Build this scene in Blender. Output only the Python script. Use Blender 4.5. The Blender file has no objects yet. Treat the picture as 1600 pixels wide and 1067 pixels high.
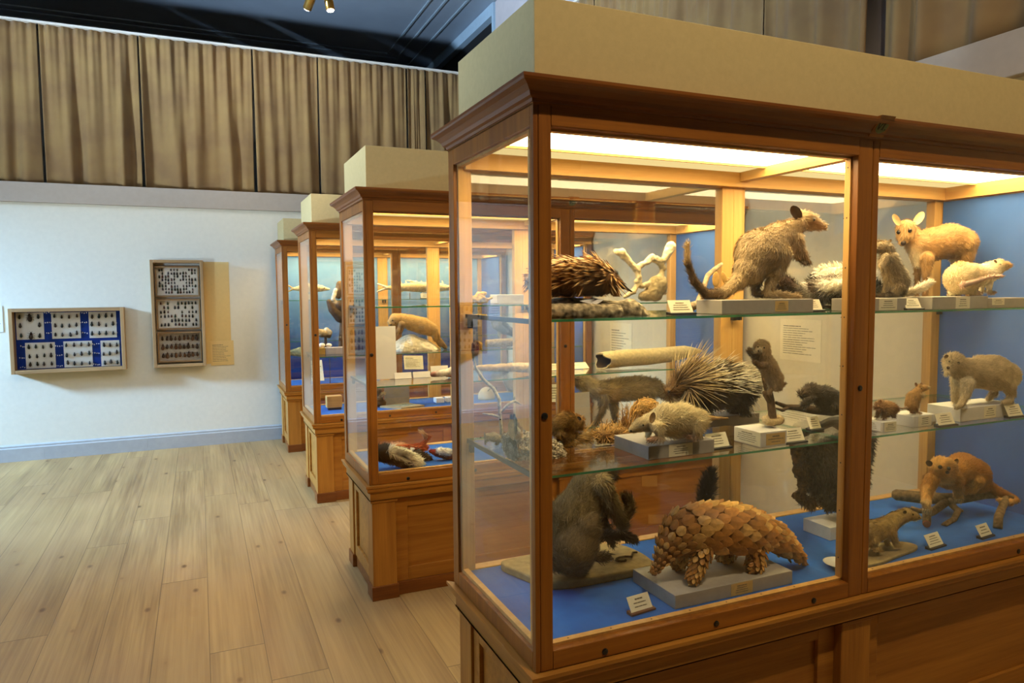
import bpy, math, random
import numpy as np
from mathutils import Vector, Matrix, noise as mnoise
random.seed(7); RNG = np.random.default_rng(7)
SC = bpy.context.scene
COL = bpy.data.collections.new('museum_gallery'); SC.collection.children.link(COL)

# ------------------------------------------------------------------ camera
F_PX = 1117.06; YAW, PITCH, ROLL = -0.4121, -0.0702, -0.0077
CAM = np.array([-0.7644, -1.6096, 1.6])
_fw = np.array([math.sin(-YAW)*math.cos(PITCH), math.cos(YAW)*math.cos(PITCH), math.sin(PITCH)])
_r = np.array([math.cos(YAW), math.sin(YAW), 0.0]); _u = np.cross(_r, _fw)
_R = _r*math.cos(ROLL)+_u*math.sin(ROLL); _U = -_r*math.sin(ROLL)+_u*math.cos(ROLL)
cd = bpy.data.cameras.new('camera'); cd.sensor_fit = 'HORIZONTAL'; cd.sensor_width = 36.0
cd.lens = F_PX*36.0/1600.0; cd.clip_start = 0.05; cd.clip_end = 60
cam = bpy.data.objects.new('camera', cd); COL.objects.link(cam)
cam.matrix_world = Matrix(((_R[0], _U[0], -_fw[0], CAM[0]), (_R[1], _U[1], -_fw[1], CAM[1]), (_R[2], _U[2], -_fw[2], CAM[2]), (0, 0, 0, 1)))
SC.camera = cam

def P(u, v, Y):
    """the point at distance Y into the room that the photograph shows at pixel (u, v)"""
    d = _fw+_R*(u-800)/F_PX-_U*(v-533.5)/F_PX
    return CAM+d*(Y-CAM[1])/d[1]
def PX(u, v, X):
    d = _fw+_R*(u-800)/F_PX-_U*(v-533.5)/F_PX
    return CAM+d*(X-CAM[0])/d[0]
def mpp(p):
    return float((np.asarray(p)-CAM) @ _fw)/F_PX
def proj(V):
    d = np.asarray(V)-CAM; w = d @ _fw
    return np.stack([800+F_PX*(d @ _R)/w, 533.5-F_PX*(d @ _U)/w, w], -1)

# ------------------------------------------------------------------ materials
def lin(c):
    if isinstance(c, str):
        c = [int(c[i:i+2], 16) for i in (0, 2, 4)]
    return tuple((x/255/12.92 if x/255 <= .04045 else ((x/255+.055)/1.055)**2.4) for x in c)
MATS = {}
class NT:
    def __init__(s, name):
        s.m = bpy.data.materials.new(name); s.m.use_nodes = True; s.t = s.m.node_tree; s.t.nodes.clear()
        s.out = s.n('ShaderNodeOutputMaterial')
    def n(s, typ, **kw):
        x = s.t.nodes.new(typ)
        for k, v in kw.items():
            if hasattr(x, k): setattr(x, k, v)
        return x
    def l(s, a, b): s.t.links.new(a, b)
    def val(s, sock, v):
        if hasattr(v, 'default_value') or hasattr(v, 'is_linked'): s.l(v, sock)
        else: sock.default_value = v
    def math(s, op, a, b=0.0, c=0.0):
        x = s.n('ShaderNodeMath', operation=op)
        s.val(x.inputs[0], a); s.val(x.inputs[1], b); s.val(x.inputs[2], c)
        return x.outputs[0]
    def mix(s, fac, a, b, mode='MIX'):
        x = s.n('ShaderNodeMix', data_type='RGBA', blend_type=mode)
        s.val(x.inputs[0], fac)
        for i, q in ((6, a), (7, b)):
            if isinstance(q, tuple): x.inputs[i].default_value = (*q[:3], 1)
            else: s.l(q, x.inputs[i])
        return x.outputs[2]
    def noise(s, vec, scale, detail=4, rough=.55):
        x = s.n('ShaderNodeTexNoise'); x.inputs['Scale'].default_value = scale; x.inputs['Detail'].default_value = detail
        x.inputs['Roughness'].default_value = rough; s.l(vec, x.inputs['Vector']); return x.outputs[0]
    def coord(s, scale=(1, 1, 1), world=False):
        if world: o = s.n('ShaderNodeNewGeometry').outputs['Position']
        else: o = s.n('ShaderNodeTexCoord').outputs['Object']
        mp = s.n('ShaderNodeMapping'); mp.inputs['Scale'].default_value = scale; s.l(o, mp.inputs['Vector']); return mp.outputs[0]
    def ramp(s, fac, a, b):
        x = s.n('ShaderNodeMapRange'); s.l(fac, x.inputs[0]); x.inputs[1].default_value = a; x.inputs[2].default_value = b; return x.outputs[0]
    def bump(s, h, strength=.2, dist=.005):
        x = s.n('ShaderNodeBump'); x.inputs['Strength'].default_value = strength; x.inputs['Distance'].default_value = dist
        s.l(h, x.inputs['Height']); return x.outputs[0]
    def bsdf(s, col, rough=.6, normal=None, spec=.4, metal=0.0, **kw):
        b = s.n('ShaderNodeBsdfPrincipled')
        if isinstance(col, tuple): b.inputs['Base Color'].default_value = (*col[:3], 1)
        else: s.l(col, b.inputs['Base Color'])
        s.val(b.inputs['Roughness'], rough); b.inputs['Specular IOR Level'].default_value = spec; b.inputs['Metallic'].default_value = metal
        for k, v in kw.items(): s.val(b.inputs[k.replace('_', ' ')], v)
        if normal is not None: s.l(normal, b.inputs['Normal'])
        s.l(b.outputs[0], s.out.inputs[0]); return b

def plain(name, c, rough=.6, var=.12, scale=30, bump=.0, spec=.35, metal=0.0, world=False, bd=.003):
    if name in MATS: return MATS[name]
    t = NT(name); c = lin(c); co = t.coord(world=world); nz = t.noise(co, scale)
    col = t.mix(t.ramp(nz, .3, .7), tuple(x*(1-var) for x in c), tuple(min(1, x*(1+var)) for x in c))
    t.bsdf(col, rough, t.bump(nz, bump, bd) if bump else None, spec, metal)
    MATS[name] = t.m; return t.m

def wood(name, c1, c2, axis, rough=.42, fine=1.0):
    """oak grain that runs along one axis"""
    if name in MATS: return MATS[name]
    t = NT(name); sc = [34*fine, 34*fine, 34*fine]; sc[axis] = 1.6; co = t.coord(tuple(sc))
    n1 = t.noise(co, 1.0, 5, .6); sc2 = [7, 7, 7]; sc2[axis] = .5
    n2 = t.noise(t.coord(tuple(sc2)), 1.0, 3); sc3 = [240, 240, 240]; sc3[axis] = 9
    n3 = t.noise(t.coord(tuple(sc3)), 1.0, 2)
    f = t.math('ADD', t.math('MULTIPLY', n1, .55), t.math('ADD', t.math('MULTIPLY', n2, .4), t.math('MULTIPLY', n3, .15)))
    col = t.mix(t.ramp(f, .4, .72), lin(c1), lin(c2))
    t.bsdf(col, rough, t.bump(n3, .12, .002), .4); MATS[name] = t.m; return t.m

def vcol(name, rough=.75, spec=.25, var=.2, scale=120, bump=.3, sheen=0.0):
    """takes the colour pattern of the coat, bark or feather from the mesh"""
    if name in MATS: return MATS[name]
    t = NT(name); a = t.n('ShaderNodeVertexColor', layer_name='Col'); nz = t.noise(t.coord(), scale, 3)
    col = t.mix(1.0, a.outputs[0], t.mix(t.ramp(nz, .3, .7), (1-var,)*3, (1+var,)*3), 'MULTIPLY')
    t.bsdf(col, rough, t.bump(nz, bump, .003) if bump else None, spec); MATS[name] = t.m; return t.m

def glass(name, tint=(1, 1, 1), f0=.04):
    """pane glass: lets light straight through, mirrors more at grazing angles"""
    if name in MATS: return MATS[name]
    t = NT(name); g = t.n('ShaderNodeNewGeometry'); d = t.n('ShaderNodeVectorMath', operation='DOT_PRODUCT')
    t.l(g.outputs['Normal'], d.inputs[0]); t.l(g.outputs['Incoming'], d.inputs[1])
    c = t.math('ABSOLUTE', d.outputs['Value']); k = t.math('POWER', t.math('SUBTRACT', 1.0, c), 5.0)
    fac = t.math('ADD', t.math('MULTIPLY', k, 1-f0), f0)
    tr = t.n('ShaderNodeBsdfTransparent'); tr.inputs[0].default_value = (*tint, 1)
    gl = t.n('ShaderNodeBsdfGlossy'); gl.inputs['Roughness'].default_value = .0; gl.inputs[0].default_value = (.96, .97, 1, 1)
    mx = t.n('ShaderNodeMixShader'); t.l(fac, mx.inputs[0]); t.l(tr.outputs[0], mx.inputs[1]); t.l(gl.outputs[0], mx.inputs[2])
    t.l(mx.outputs[0], t.out.inputs[0]); MATS[name] = t.m; return t.m

def glow(name, c, strength):
    if name in MATS: return MATS[name]
    t = NT(name); e = t.n('ShaderNodeEmission'); e.inputs[0].default_value = (*c, 1); e.inputs[1].default_value = strength
    t.l(e.outputs[0], t.out.inputs[0]); MATS[name] = t.m; return t.m

OAKX, OAKY, OAKZ = (wood('oak_' + 'xyz'[i], '764212', 'a5661e', i) for i in range(3))
PANX, PANY, PANZ = (wood('lit_panel_oak_' + 'xyz'[i], '8c571c', 'b67c30', i) for i in range(3))  # plinth oak, warm lamp light put into a lighter, yellower colour
DARKX, DARKY = wood('dark_oak_x', '643310', '8c531c', 0, .38), wood('dark_oak_y', '643310', '8c531c', 1, .38)
PALEX, PALEY, PALEZ = (wood('pale_oak_' + 'xyz'[i], 'b98540', 'd8ab63', i, .5) for i in range(3))
GLASS = glass('pane_glass'); SHELF = glass('shelf_glass', (.975, .995, .98)); 
def edge_mat():
    t = NT('shelf_glass_edge'); b = t.n('ShaderNodeBsdfPrincipled'); b.inputs['Base Color'].default_value = (.05, .28, .13, 1); b.inputs['Roughness'].default_value = .08
    tr = t.n('ShaderNodeBsdfTransparent'); tr.inputs[0].default_value = (.25, .6, .4, 1); mx = t.n('ShaderNodeMixShader'); mx.inputs[0].default_value = .6
    t.l(tr.outputs[0], mx.inputs[1]); t.l(b.outputs[0], mx.inputs[2]); t.l(mx.outputs[0], t.out.inputs[0]); return t.m
EDGE = edge_mat()
FELT = plain('blue_felt', '2f63ae', .9, .16, 9, .1, .1)
CREAM = plain('cream_paint', 'c2ae7c', .7, .04, 60, .06, .2)
GREYP = plain('grey_plinth_paint', 'a8a193', .7, .06, 40, .08, .25)
WHITEP = plain('white_plinth_paint', 'd8d4c8', .7, .05, 40, .05, .25)
CARD = plain('label_card', 'efe6c4', .7, .03, 50); CARDW = plain('white_card', 'f4f1e6', .7, .02, 50)
OLDCARD = plain('old_yellow_card', 'd3b06a', .75, .1, 60)
INK = plain('ink', '7a7056', .8, .1); DARKM = plain('dark_metal', '2c2c30', .4, .1, 40, 0, .5, .6)
BLACK = plain('black_iron', '15120f', .35, .1, 40, 0, .5); EYE = plain('glass_eye', '0c0806', .12, .1, 30, 0, .35)
NOSE = plain('dark_nose', '2a1b12', .4, .1); CLAW = plain('horn_claw', 'b89a66', .4, .2, 80); CLAWD = plain('dark_claw', '4a3524', .4, .2, 80)
FUR = vcol('fur_coat', .72, .22, .12, 150, .2); ROCK = vcol('rough_stone', .9, .15, .4, 55, .9); HAIR = vcol('fur_hair', .6, .25, .0, 90, 0)
BARK = vcol('bark', .85, .15, .45, 70, .8); HORN = vcol('horn_scale', .5, .28, .22, 60, .3); BONE = vcol('bone', .6, .3, .2, 60, .5)

# ------------------------------------------------------------------ mesh building
def tag(o, label=None, cat=None, group=None, kind=None):
    for k, v in (('label', label), ('category', cat), ('group', group), ('kind', kind)):
        if v: o[k] = v
    return o
def thing(name, label, cat, loc, group=None):
    o = bpy.data.objects.new(name, None); o.empty_display_size = .05; COL.objects.link(o); o.location = [float(x) for x in loc]
    return tag(o, label, cat, group)
def origin(o):
    w = np.zeros(3)
    while o is not None: w = w+np.array(o.location); o = o.parent
    return w
class MB:
    def __init__(s): s.v = []; s.f = []; s.c = []; s.mi = []
    def add(s, vs, fs, col=None, mi=0):
        b = len(s.v); s.v += [tuple(float(y) for y in x) for x in vs]; s.f += [tuple(b+i for i in f) for f in fs]; s.mi += [mi]*len(fs)
        if col is not None: s.c += [tuple(col)]*len(vs) if len(np.shape(col)) == 1 else [tuple(x) for x in col]
        return s
    def box(s, x0, x1, y0, y1, z0, z1, mi=0):
        vs = [(x, y, z) for x in (x0, x1) for y in (y0, y1) for z in (z0, z1)]
        return s.add(vs, [(0, 1, 3, 2), (4, 6, 7, 5), (0, 4, 5, 1), (2, 3, 7, 6), (0, 2, 6, 4), (1, 5, 7, 3)], None, mi)
    def hexa(s, bottom, top):
        n = len(bottom)
        return s.add(list(bottom)+list(top), [tuple(range(n))[::-1], tuple(range(n, 2*n))]+[(i, (i+1) % n, n+(i+1) % n, n+i) for i in range(n)])
    def extrude(s, prof, a0, a1, fn):
        """sweep a 2-D profile between a0 and a1; fn(p, q, a) gives the point"""
        n = len(prof); vs = [fn(p, q, a0) for p, q in prof]+[fn(p, q, a1) for p, q in prof]
        return s.add(vs, [(i, (i+1) % n, n+(i+1) % n, n+i) for i in range(n)]+[tuple(range(n))[::-1], tuple(range(n, 2*n))])
    def tube(s, pts, rad, seg=10, col=None, cap=True):
        pts = [np.asarray(p, float) for p in pts]; n = len(pts); rad = [rad]*n if np.isscalar(rad) else rad
        ref = None; vs = []; cs = []
        for i, p in enumerate(pts):
            t = pts[min(i+1, n-1)]-pts[max(i-1, 0)]; t = t/(np.linalg.norm(t)+1e-9)
            if ref is None: ref = np.array([0, 0, 1.]) if abs(t[2]) < .9 else np.array([1., 0, 0])
            a = ref-t*(ref @ t); a /= np.linalg.norm(a)+1e-9; ref = a; b = np.cross(t, a)
            for k in range(seg):
                q = 2*math.pi*k/seg; vs.append(p+(a*math.cos(q)+b*math.sin(q))*rad[i])
                if col is not None: cs.append(col[i] if len(np.shape(col)) > 1 else col)
        fs = [(i*seg+k, i*seg+(k+1) % seg, (i+1)*seg+(k+1) % seg, (i+1)*seg+k) for i in range(n-1) for k in range(seg)]
        if cap: fs += [tuple(range(seg))[::-1], tuple(range((n-1)*seg, n*seg))]
        b = len(s.v); s.v += [tuple(x) for x in vs]; s.f += [tuple(b+i for i in f) for f in fs]; s.mi += [0]*len(fs); s.c += [tuple(x) for x in cs]; return s
    def lathe(s, prof, c, seg=20):
        n = len(prof); vs = [(c[0]+r*math.cos(2*math.pi*k/seg), c[1]+r*math.sin(2*math.pi*k/seg), c[2]+z) for r, z in prof for k in range(seg)]
        fs = [(i*seg+k, i*seg+(k+1) % seg, (i+1)*seg+(k+1) % seg, (i+1)*seg+k) for i in range(n-1) for k in range(seg)]
        return s.add(vs, fs+[tuple(range(seg))[::-1], tuple(range((n-1)*seg, n*seg))])
    def ell(s, c, ax, seg=12, rings=8, col=None):
        """ellipsoid with axis vectors ax"""
        c = np.asarray(c, float); ax = np.asarray(ax, float); vs = [c+ax[2]]
        for i in range(1, rings):
            a = math.pi*i/rings
            for k in range(seg):
                q = 2*math.pi*k/seg; vs.append(c+ax[0]*math.sin(a)*math.cos(q)+ax[1]*math.sin(a)*math.sin(q)+ax[2]*math.cos(a))
        vs.append(c-ax[2]); L = len(vs)-1
        fs = [(0, 1+k, 1+(k+1) % seg) for k in range(seg)]+[(1+i*seg+k, 1+(i+1)*seg+k, 1+(i+1)*seg+(k+1) % seg, 1+i*seg+(k+1) % seg) for i in range(rings-2) for k in range(seg)]
        fs += [(L, 1+(rings-2)*seg+(k+1) % seg, 1+(rings-2)*seg+k) for k in range(seg)]
        return s.add(vs, fs, col)
    def build(s, name, mats, parent=None, loc=None, smooth=False, bevel=0.0, kind=None):
        me = bpy.data.meshes.new(name); w = origin(parent) if parent is not None else np.asarray(loc if loc is not None else (0, 0, 0), float)
        me.from_pydata([tuple(np.asarray(v)-w) for v in s.v], [], s.f)
        for m in (mats if isinstance(mats, (list, tuple)) else [mats]): me.materials.append(m)
        if any(s.mi): me.polygons.foreach_set('material_index', s.mi)
        if s.c and len(s.c) == len(s.v):
            at = me.color_attributes.new('Col', 'FLOAT_COLOR', 'POINT'); at.data.foreach_set('color', np.concatenate([np.array(s.c, float), np.ones((len(s.c), 1))], 1).ravel())
        if smooth: me.polygons.foreach_set('use_smooth', [True]*len(me.polygons))
        me.update(); o = bpy.data.objects.new(name, me); COL.objects.link(o)
        if parent is not None: o.parent = parent
        else: o.location = w
        if bevel:
            b = o.modifiers.new('edge', 'BEVEL'); b.width = bevel; b.segments = 2; b.limit_method = 'ANGLE'
        if kind: o['kind'] = kind
        return o
def box(name, mats, x0, x1, y0, y1, z0, z1, parent=None, bevel=0.0, kind=None):
    loc = None if parent is not None else ((x0+x1)/2, (y0+y1)/2, z0)
    return MB().box(x0, x1, y0, y1, z0, z1).build(name, mats, parent, loc, False, bevel, kind)
def frame_y(mb, x0, x1, z0, z1, y0, y1, l, r, b, t):
    """an upright frame in an x-z plane: stiles l, r and rails b, t wide"""
    mb.box(x0, x0+l, y0, y1, z0, z1); mb.box(x1-r, x1, y0, y1, z0, z1)
    mb.box(x0+l, x1-r, y0, y1, z0, z0+b); mb.box(x0+l, x1-r, y0, y1, z1-t, z1); return mb
def frame_x(mb, y0, y1, z0, z1, x0, x1, l, r, b, t):
    mb.box(x0, x1, y0, y0+l, z0, z1); mb.box(x0, x1, y1-r, y1, z0, z1)
    mb.box(x0, x1, y0+l, y1-r, z0, z0+b); mb.box(x0, x1, y0+l, y1-r, z1-t, z1); return mb

# ------------------------------------------------------------------ organic bodies: smooth union of tapered limbs, meshed by surface nets
def surfnets(D, o, h):
    n = np.array(D.shape)-1; acc = np.zeros((*n, 3)); cnt = np.zeros(tuple(n)); S = D < 0
    cs = [(i, j, k) for i in (0, 1) for j in (0, 1) for k in (0, 1)]
    sl = lambda c: tuple(slice(c[a], c[a]+n[a]) for a in range(3))
    for a in cs:
        for ax in range(3):
            if a[ax]: continue
            b = list(a); b[ax] = 1; da, db = D[sl(a)], D[sl(b)]; x = S[sl(a)] != S[sl(b)]
            t = np.where(x, da/np.where(x, da-db, 1), 0)
            for q in range(3): acc[..., q] += np.where(x, a[q]+(t if q == ax else 0), 0)
            cnt += x
    act = cnt > 0; idx = -np.ones(tuple(n), int); idx[act] = np.arange(act.sum()); g = np.argwhere(act)
    V = (g+acc[act]/cnt[act][:, None])*h+o; Fs = []
    for ax in range(3):
        b, c = (ax+1) % 3, (ax+2) % 3
        lo = [slice(None)]*3; hi = [slice(None)]*3; lo[ax] = slice(0, -1); hi[ax] = slice(1, None)
        X = S[tuple(lo)] != S[tuple(hi)]; e = np.argwhere(X); ok = (e[:, b] > 0) & (e[:, c] > 0) & (e[:, b] < n[b]) & (e[:, c] < n[c]); e = e[ok]
        def at(db, dc):
            q = e.copy(); q[:, b] -= db; q[:, c] -= dc; return idx[q[:, 0], q[:, 1], q[:, 2]]
        q = np.stack([at(1, 1), at(0, 1), at(0, 0), at(1, 0)], 1); inside = S[e[:, 0], e[:, 1], e[:, 2]]; q[~inside] = q[~inside][:, ::-1]; Fs.append(q)
    return V, np.concatenate(Fs)
def body(prims, h, k, rough=0.0, rscale=30.0, seed=0, kc=None):
    """prims: (a, ra, b, rb, colour, squash) -> vertices, quads, colours, flow directions"""
    A = np.array([p[0] for p in prims]); B = np.array([p[2] for p in prims]); RA = np.array([p[1] for p in prims]); RB = np.array([p[3] for p in prims])
    m = np.maximum(RA, RB)[:, None]+2.5*h+k*.3; lo = np.minimum(A, B)-m; hi = np.maximum(A, B)+m; lo = lo.min(0); hi = hi.max(0)
    while np.prod((hi-lo)/h) > 1.6e6: h *= 1.12
    g = [np.arange(lo[i], hi[i]+h, h) for i in range(3)]; X = np.stack(np.meshgrid(*g, indexing='ij'), -1); D = np.full(X.shape[:3], 10.0)
    def dist(X, i):
        ba = B[i]-A[i]; pa = X-A[i]; l = ba @ ba
        t = np.clip((pa @ ba)/l, 0, 1) if l > 1e-12 else np.zeros(X.shape[:-1])
        return np.linalg.norm(pa-t[..., None]*ba, axis=-1)-(RA[i]+(RB[i]-RA[i])*t)
    for i in range(len(prims)):
        mg = 2*k+3*h+max(RA[i], RB[i]); a = np.minimum(A[i], B[i])-mg; b = np.maximum(A[i], B[i])+mg
        s = tuple(slice(max(0, int((a[q]-lo[q])/h)), int((b[q]-lo[q])/h)+2) for q in range(3))
        d = dist(X[s], i); e = D[s]; w = np.clip(.5+.5*(e-d)/k, 0, 1); D[s] = e*(1-w)+d*w-k*w*(1-w)
    V, Q = surfnets(D, np.array(lo), h)
    W = np.stack([np.exp(-np.clip(dist(V, i), -.05, .3)/(kc or k*.5)) for i in range(len(prims))], 1); W /= W.sum(1, keepdims=True)+1e-12
    C = W @ np.array([p[4] for p in prims]); dirs = B-A; dirs = dirs/(np.linalg.norm(dirs, axis=1, keepdims=True)+1e-9); FL = W @ dirs
    if rough:
        N = vnormals(V, Q)
        V = V+N*np.array([[mnoise.fractal(Vector(p*rscale+seed), .7, 2.1, 4)*rough] for p in V])
    return V, Q, C, FL
def vnormals(V, Q):
    n = np.cross(V[Q[:, 2]]-V[Q[:, 0]], V[Q[:, 3]]-V[Q[:, 1]]); N = np.zeros_like(V)
    for i in range(4): np.add.at(N, Q[:, i], n)
    return N/(np.linalg.norm(N, axis=1, keepdims=True)+1e-12)
def mesh_np(name, V, Q, C, mat, parent, smooth=True, kind=None):
    mb = MB(); mb.v = V.tolist(); mb.f = [tuple(q) for q in np.asarray(Q).tolist()]; mb.mi = [0]*len(mb.f); mb.c = C.tolist() if C is not None else []
    return mb.build(name, mat, parent, None, smooth, 0, kind)
def strands(V, Q, C, FL, n, L, w, lift=.35, jit=.35, var=.22, mask=None, tip=None, up=0.0, curl=0.0):
    """hair as fine tapering blades that lie along the coat"""
    L *= 1.25; w *= 1.45; var += .08
    N = vnormals(V, Q); a = .5*np.linalg.norm(np.cross(V[Q[:, 2]]-V[Q[:, 0]], V[Q[:, 3]]-V[Q[:, 1]]), axis=1)
    if mask is not None: a = a*mask(V[Q].mean(1), N[Q].mean(1))
    f = RNG.choice(len(Q), n, p=a/a.sum()); w4 = RNG.dirichlet((1, 1, 1, 1), n)
    g = lambda T: np.einsum('ij,ijk->ik', w4, T[Q[f]])
    p, nn, c, fl = g(V), g(N), g(C), g(FL)
    nn /= np.linalg.norm(nn, axis=1, keepdims=True)+1e-9
    fl = fl+RNG.normal(0, jit, (n, 3))*(.25+np.linalg.norm(fl, axis=1, keepdims=True)); fl = fl-nn*np.sum(fl*nn, 1, keepdims=True); fl /= np.linalg.norm(fl, axis=1, keepdims=True)+1e-9
    lf = np.clip(RNG.normal(lift, .12, (n, 1)), .05, 1.5); d = fl*np.cos(lf)+nn*np.sin(lf); d[:, 2] += up; d /= np.linalg.norm(d, axis=1, keepdims=True)
    s = np.cross(nn, d); s /= np.linalg.norm(s, axis=1, keepdims=True)+1e-9
    l = L*RNG.uniform(.6, 1.25, (n, 1)); ww = w*RNG.uniform(.7, 1.3, (n, 1)); p0 = p-nn*w*.3
    mid = p0+d*l*.55+nn*l*.05; end = p0+d*l-nn*l*curl
    vs = np.stack([p0-s*ww, p0+s*ww, mid+s*ww*.7, mid-s*ww*.7, end], 1).reshape(-1, 3)
    i = np.arange(n)*5; fs = [(a, a+1, a+2, a+3) for a in i.tolist()]+[(a+3, a+2, a+4) for a in i.tolist()]
    k = RNG.uniform(1-var, 1+var, (n, 1)); cc = np.clip(c*k, 0, 1); ct = cc if tip is None else np.clip(np.broadcast_to(np.asarray(tip), cc.shape)*k, 0, 1)
    return vs, fs, np.stack([cc, cc, (cc+ct)/2, (cc+ct)/2, ct], 1).reshape(-1, 3)
def quills(V, Q, C, FL, n, L, r, lift, mask, cols, jit=.12, var=.25):
    """stiff three-sided spines with bands of colour"""
    N = vnormals(V, Q); a = .5*np.linalg.norm(np.cross(V[Q[:, 2]]-V[Q[:, 0]], V[Q[:, 3]]-V[Q[:, 1]]), axis=1)*mask(V[Q].mean(1), N[Q].mean(1))
    f = RNG.choice(len(Q), n, p=a/a.sum()); vs = []; fs = []; cs = []
    for q in f:
        w = RNG.dirichlet((1, 1, 1, 1)); p = w @ V[Q[q]]; nn = w @ N[Q[q]]; nn /= np.linalg.norm(nn); fl = w @ FL[Q[q]]+RNG.normal(0, jit, 3); fl -= nn*(fl @ nn); fl /= np.linalg.norm(fl)+1e-9
        lf = (lift(p) if callable(lift) else lift)+RNG.normal(0, .08); d = fl*math.cos(lf)+nn*math.sin(lf); l = (L(p) if callable(L) else L)*RNG.uniform(.75, 1.2); s = np.cross(nn, d); s /= np.linalg.norm(s)+1e-9; t = np.cross(d, s)
        m = len(cols); b = len(vs); k = RNG.uniform(1-var, 1+var)
        for i in range(m):
            u = i/m; c = p+d*l*u-nn*l*.12*u*u; rr = r*(1-.75*u)
            for j in range(3):
                an = j*2.0944; vs.append(c+(s*math.cos(an)+t*math.sin(an))*rr); cs.append(np.clip(np.array(cols[i])*k, 0, 1))
        vs.append(p+d*l-nn*l*.12); cs.append(np.clip(np.array(cols[-1])*k, 0, 1))
        for i in range(m-1):
            for j in range(3): fs.append((b+i*3+j, b+i*3+(j+1) % 3, b+i*3+3+(j+1) % 3, b+i*3+3+j))
        e = b+m*3
        for j in range(3): fs.append((e-3+j, e-3+(j+1) % 3, e))
    return np.array(vs), fs, np.array(cs)
def raw(name, vs, fs, cs, mat, parent, kind=None):
    mb = MB(); mb.v = np.asarray(vs).tolist(); mb.f = [tuple(f) for f in fs]; mb.mi = [0]*len(fs); mb.c = np.asarray(cs).tolist(); return mb.build(name, mat, parent, None, False, 0, kind)
def limbs(Y, items, cols):
    """limbs drawn over the photograph at depth Y: (u, v, r, u, v, r, colour, dy, dy)"""
    out = []
    for it in items:
        u0, v0, r0, u1, v1, r1 = it[:6]; ci = it[6] if len(it) > 6 else 0; d0 = it[7] if len(it) > 7 else 0; d1 = it[8] if len(it) > 8 else d0
        a, b = P(u0, v0, Y+d0), P(u1, v1, Y+d1); out.append((a, r0*mpp(a), b, r1*mpp(b), lin(cols[ci])))
    return out
def onto(V, u, v, rad=3):
    """the nearest visible skin point under a pixel"""
    q = proj(V); m = np.hypot(q[:, 0]-u, q[:, 1]-v); c = np.where(m < rad, q[:, 2], 99); i = int(np.argmin(c)) if c.min() < 90 else int(np.argmin(m)); return V[i]
def ear(T, base, tip, width, nrm, ci, co, thick=.12, cup=.5):
    """a cupped ear: outer shell one colour, hollow the other"""
    base, tip = np.asarray(base), np.asarray(tip); ax = (tip-base)/2; c = (tip+base)/2; L = np.linalg.norm(ax); n = np.asarray(nrm, float); n -= ax*(n @ ax)/L**2; n /= np.linalg.norm(n); s = np.cross(n, ax/L)
    mb = MB(); mb.ell(c, (s*width/2, ax, n*width*thick), 12, 10); vs = []; cs = []
    for v in mb.v:
        d = np.array(v)-c; k = d @ n; x = (d @ s)/(width/2); y = (d @ ax)/L**2
        if k > 0: d = d-n*(k+cup*width*.35*max(0, 1-x*x-y*y*.8)); cs.append(lin(ci))
        else: d = d-n*cup*width*.35*max(0, 1-x*x-y*y*.8); cs.append(lin(co))
        vs.append(tuple(c+d))
    mb.v = vs; mb.c = [tuple(x) for x in cs]; return mb.build('ear', FUR, T, None, True)
def cage(V, Y, base=None, zmin=None):
    i = 0 if Y < 1 else 1 if Y < 3 else 2 if Y < 5 else 3; y0 = (0.0, 1.9745, 3.8687, 5.7739)[i]; V = np.array(V)
    V[:, 1] = np.clip(V[:, 1], y0+.0515, y0+.5975); V[:, 0] = np.clip(V[:, 0], .045, 2.328)
    if base is not None and i != 2: V[:, 2] = np.minimum(V[:, 2], 1.105 if base < 1.1 else 1.517 if base < 1.51 else 1.99)
    if zmin is not None: V[:, 2] = np.maximum(V[:, 2], zmin)
    return V
TOCAM = lambda p: (CAM-np.asarray(p))/np.linalg.norm(CAM-np.asarray(p))
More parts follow.
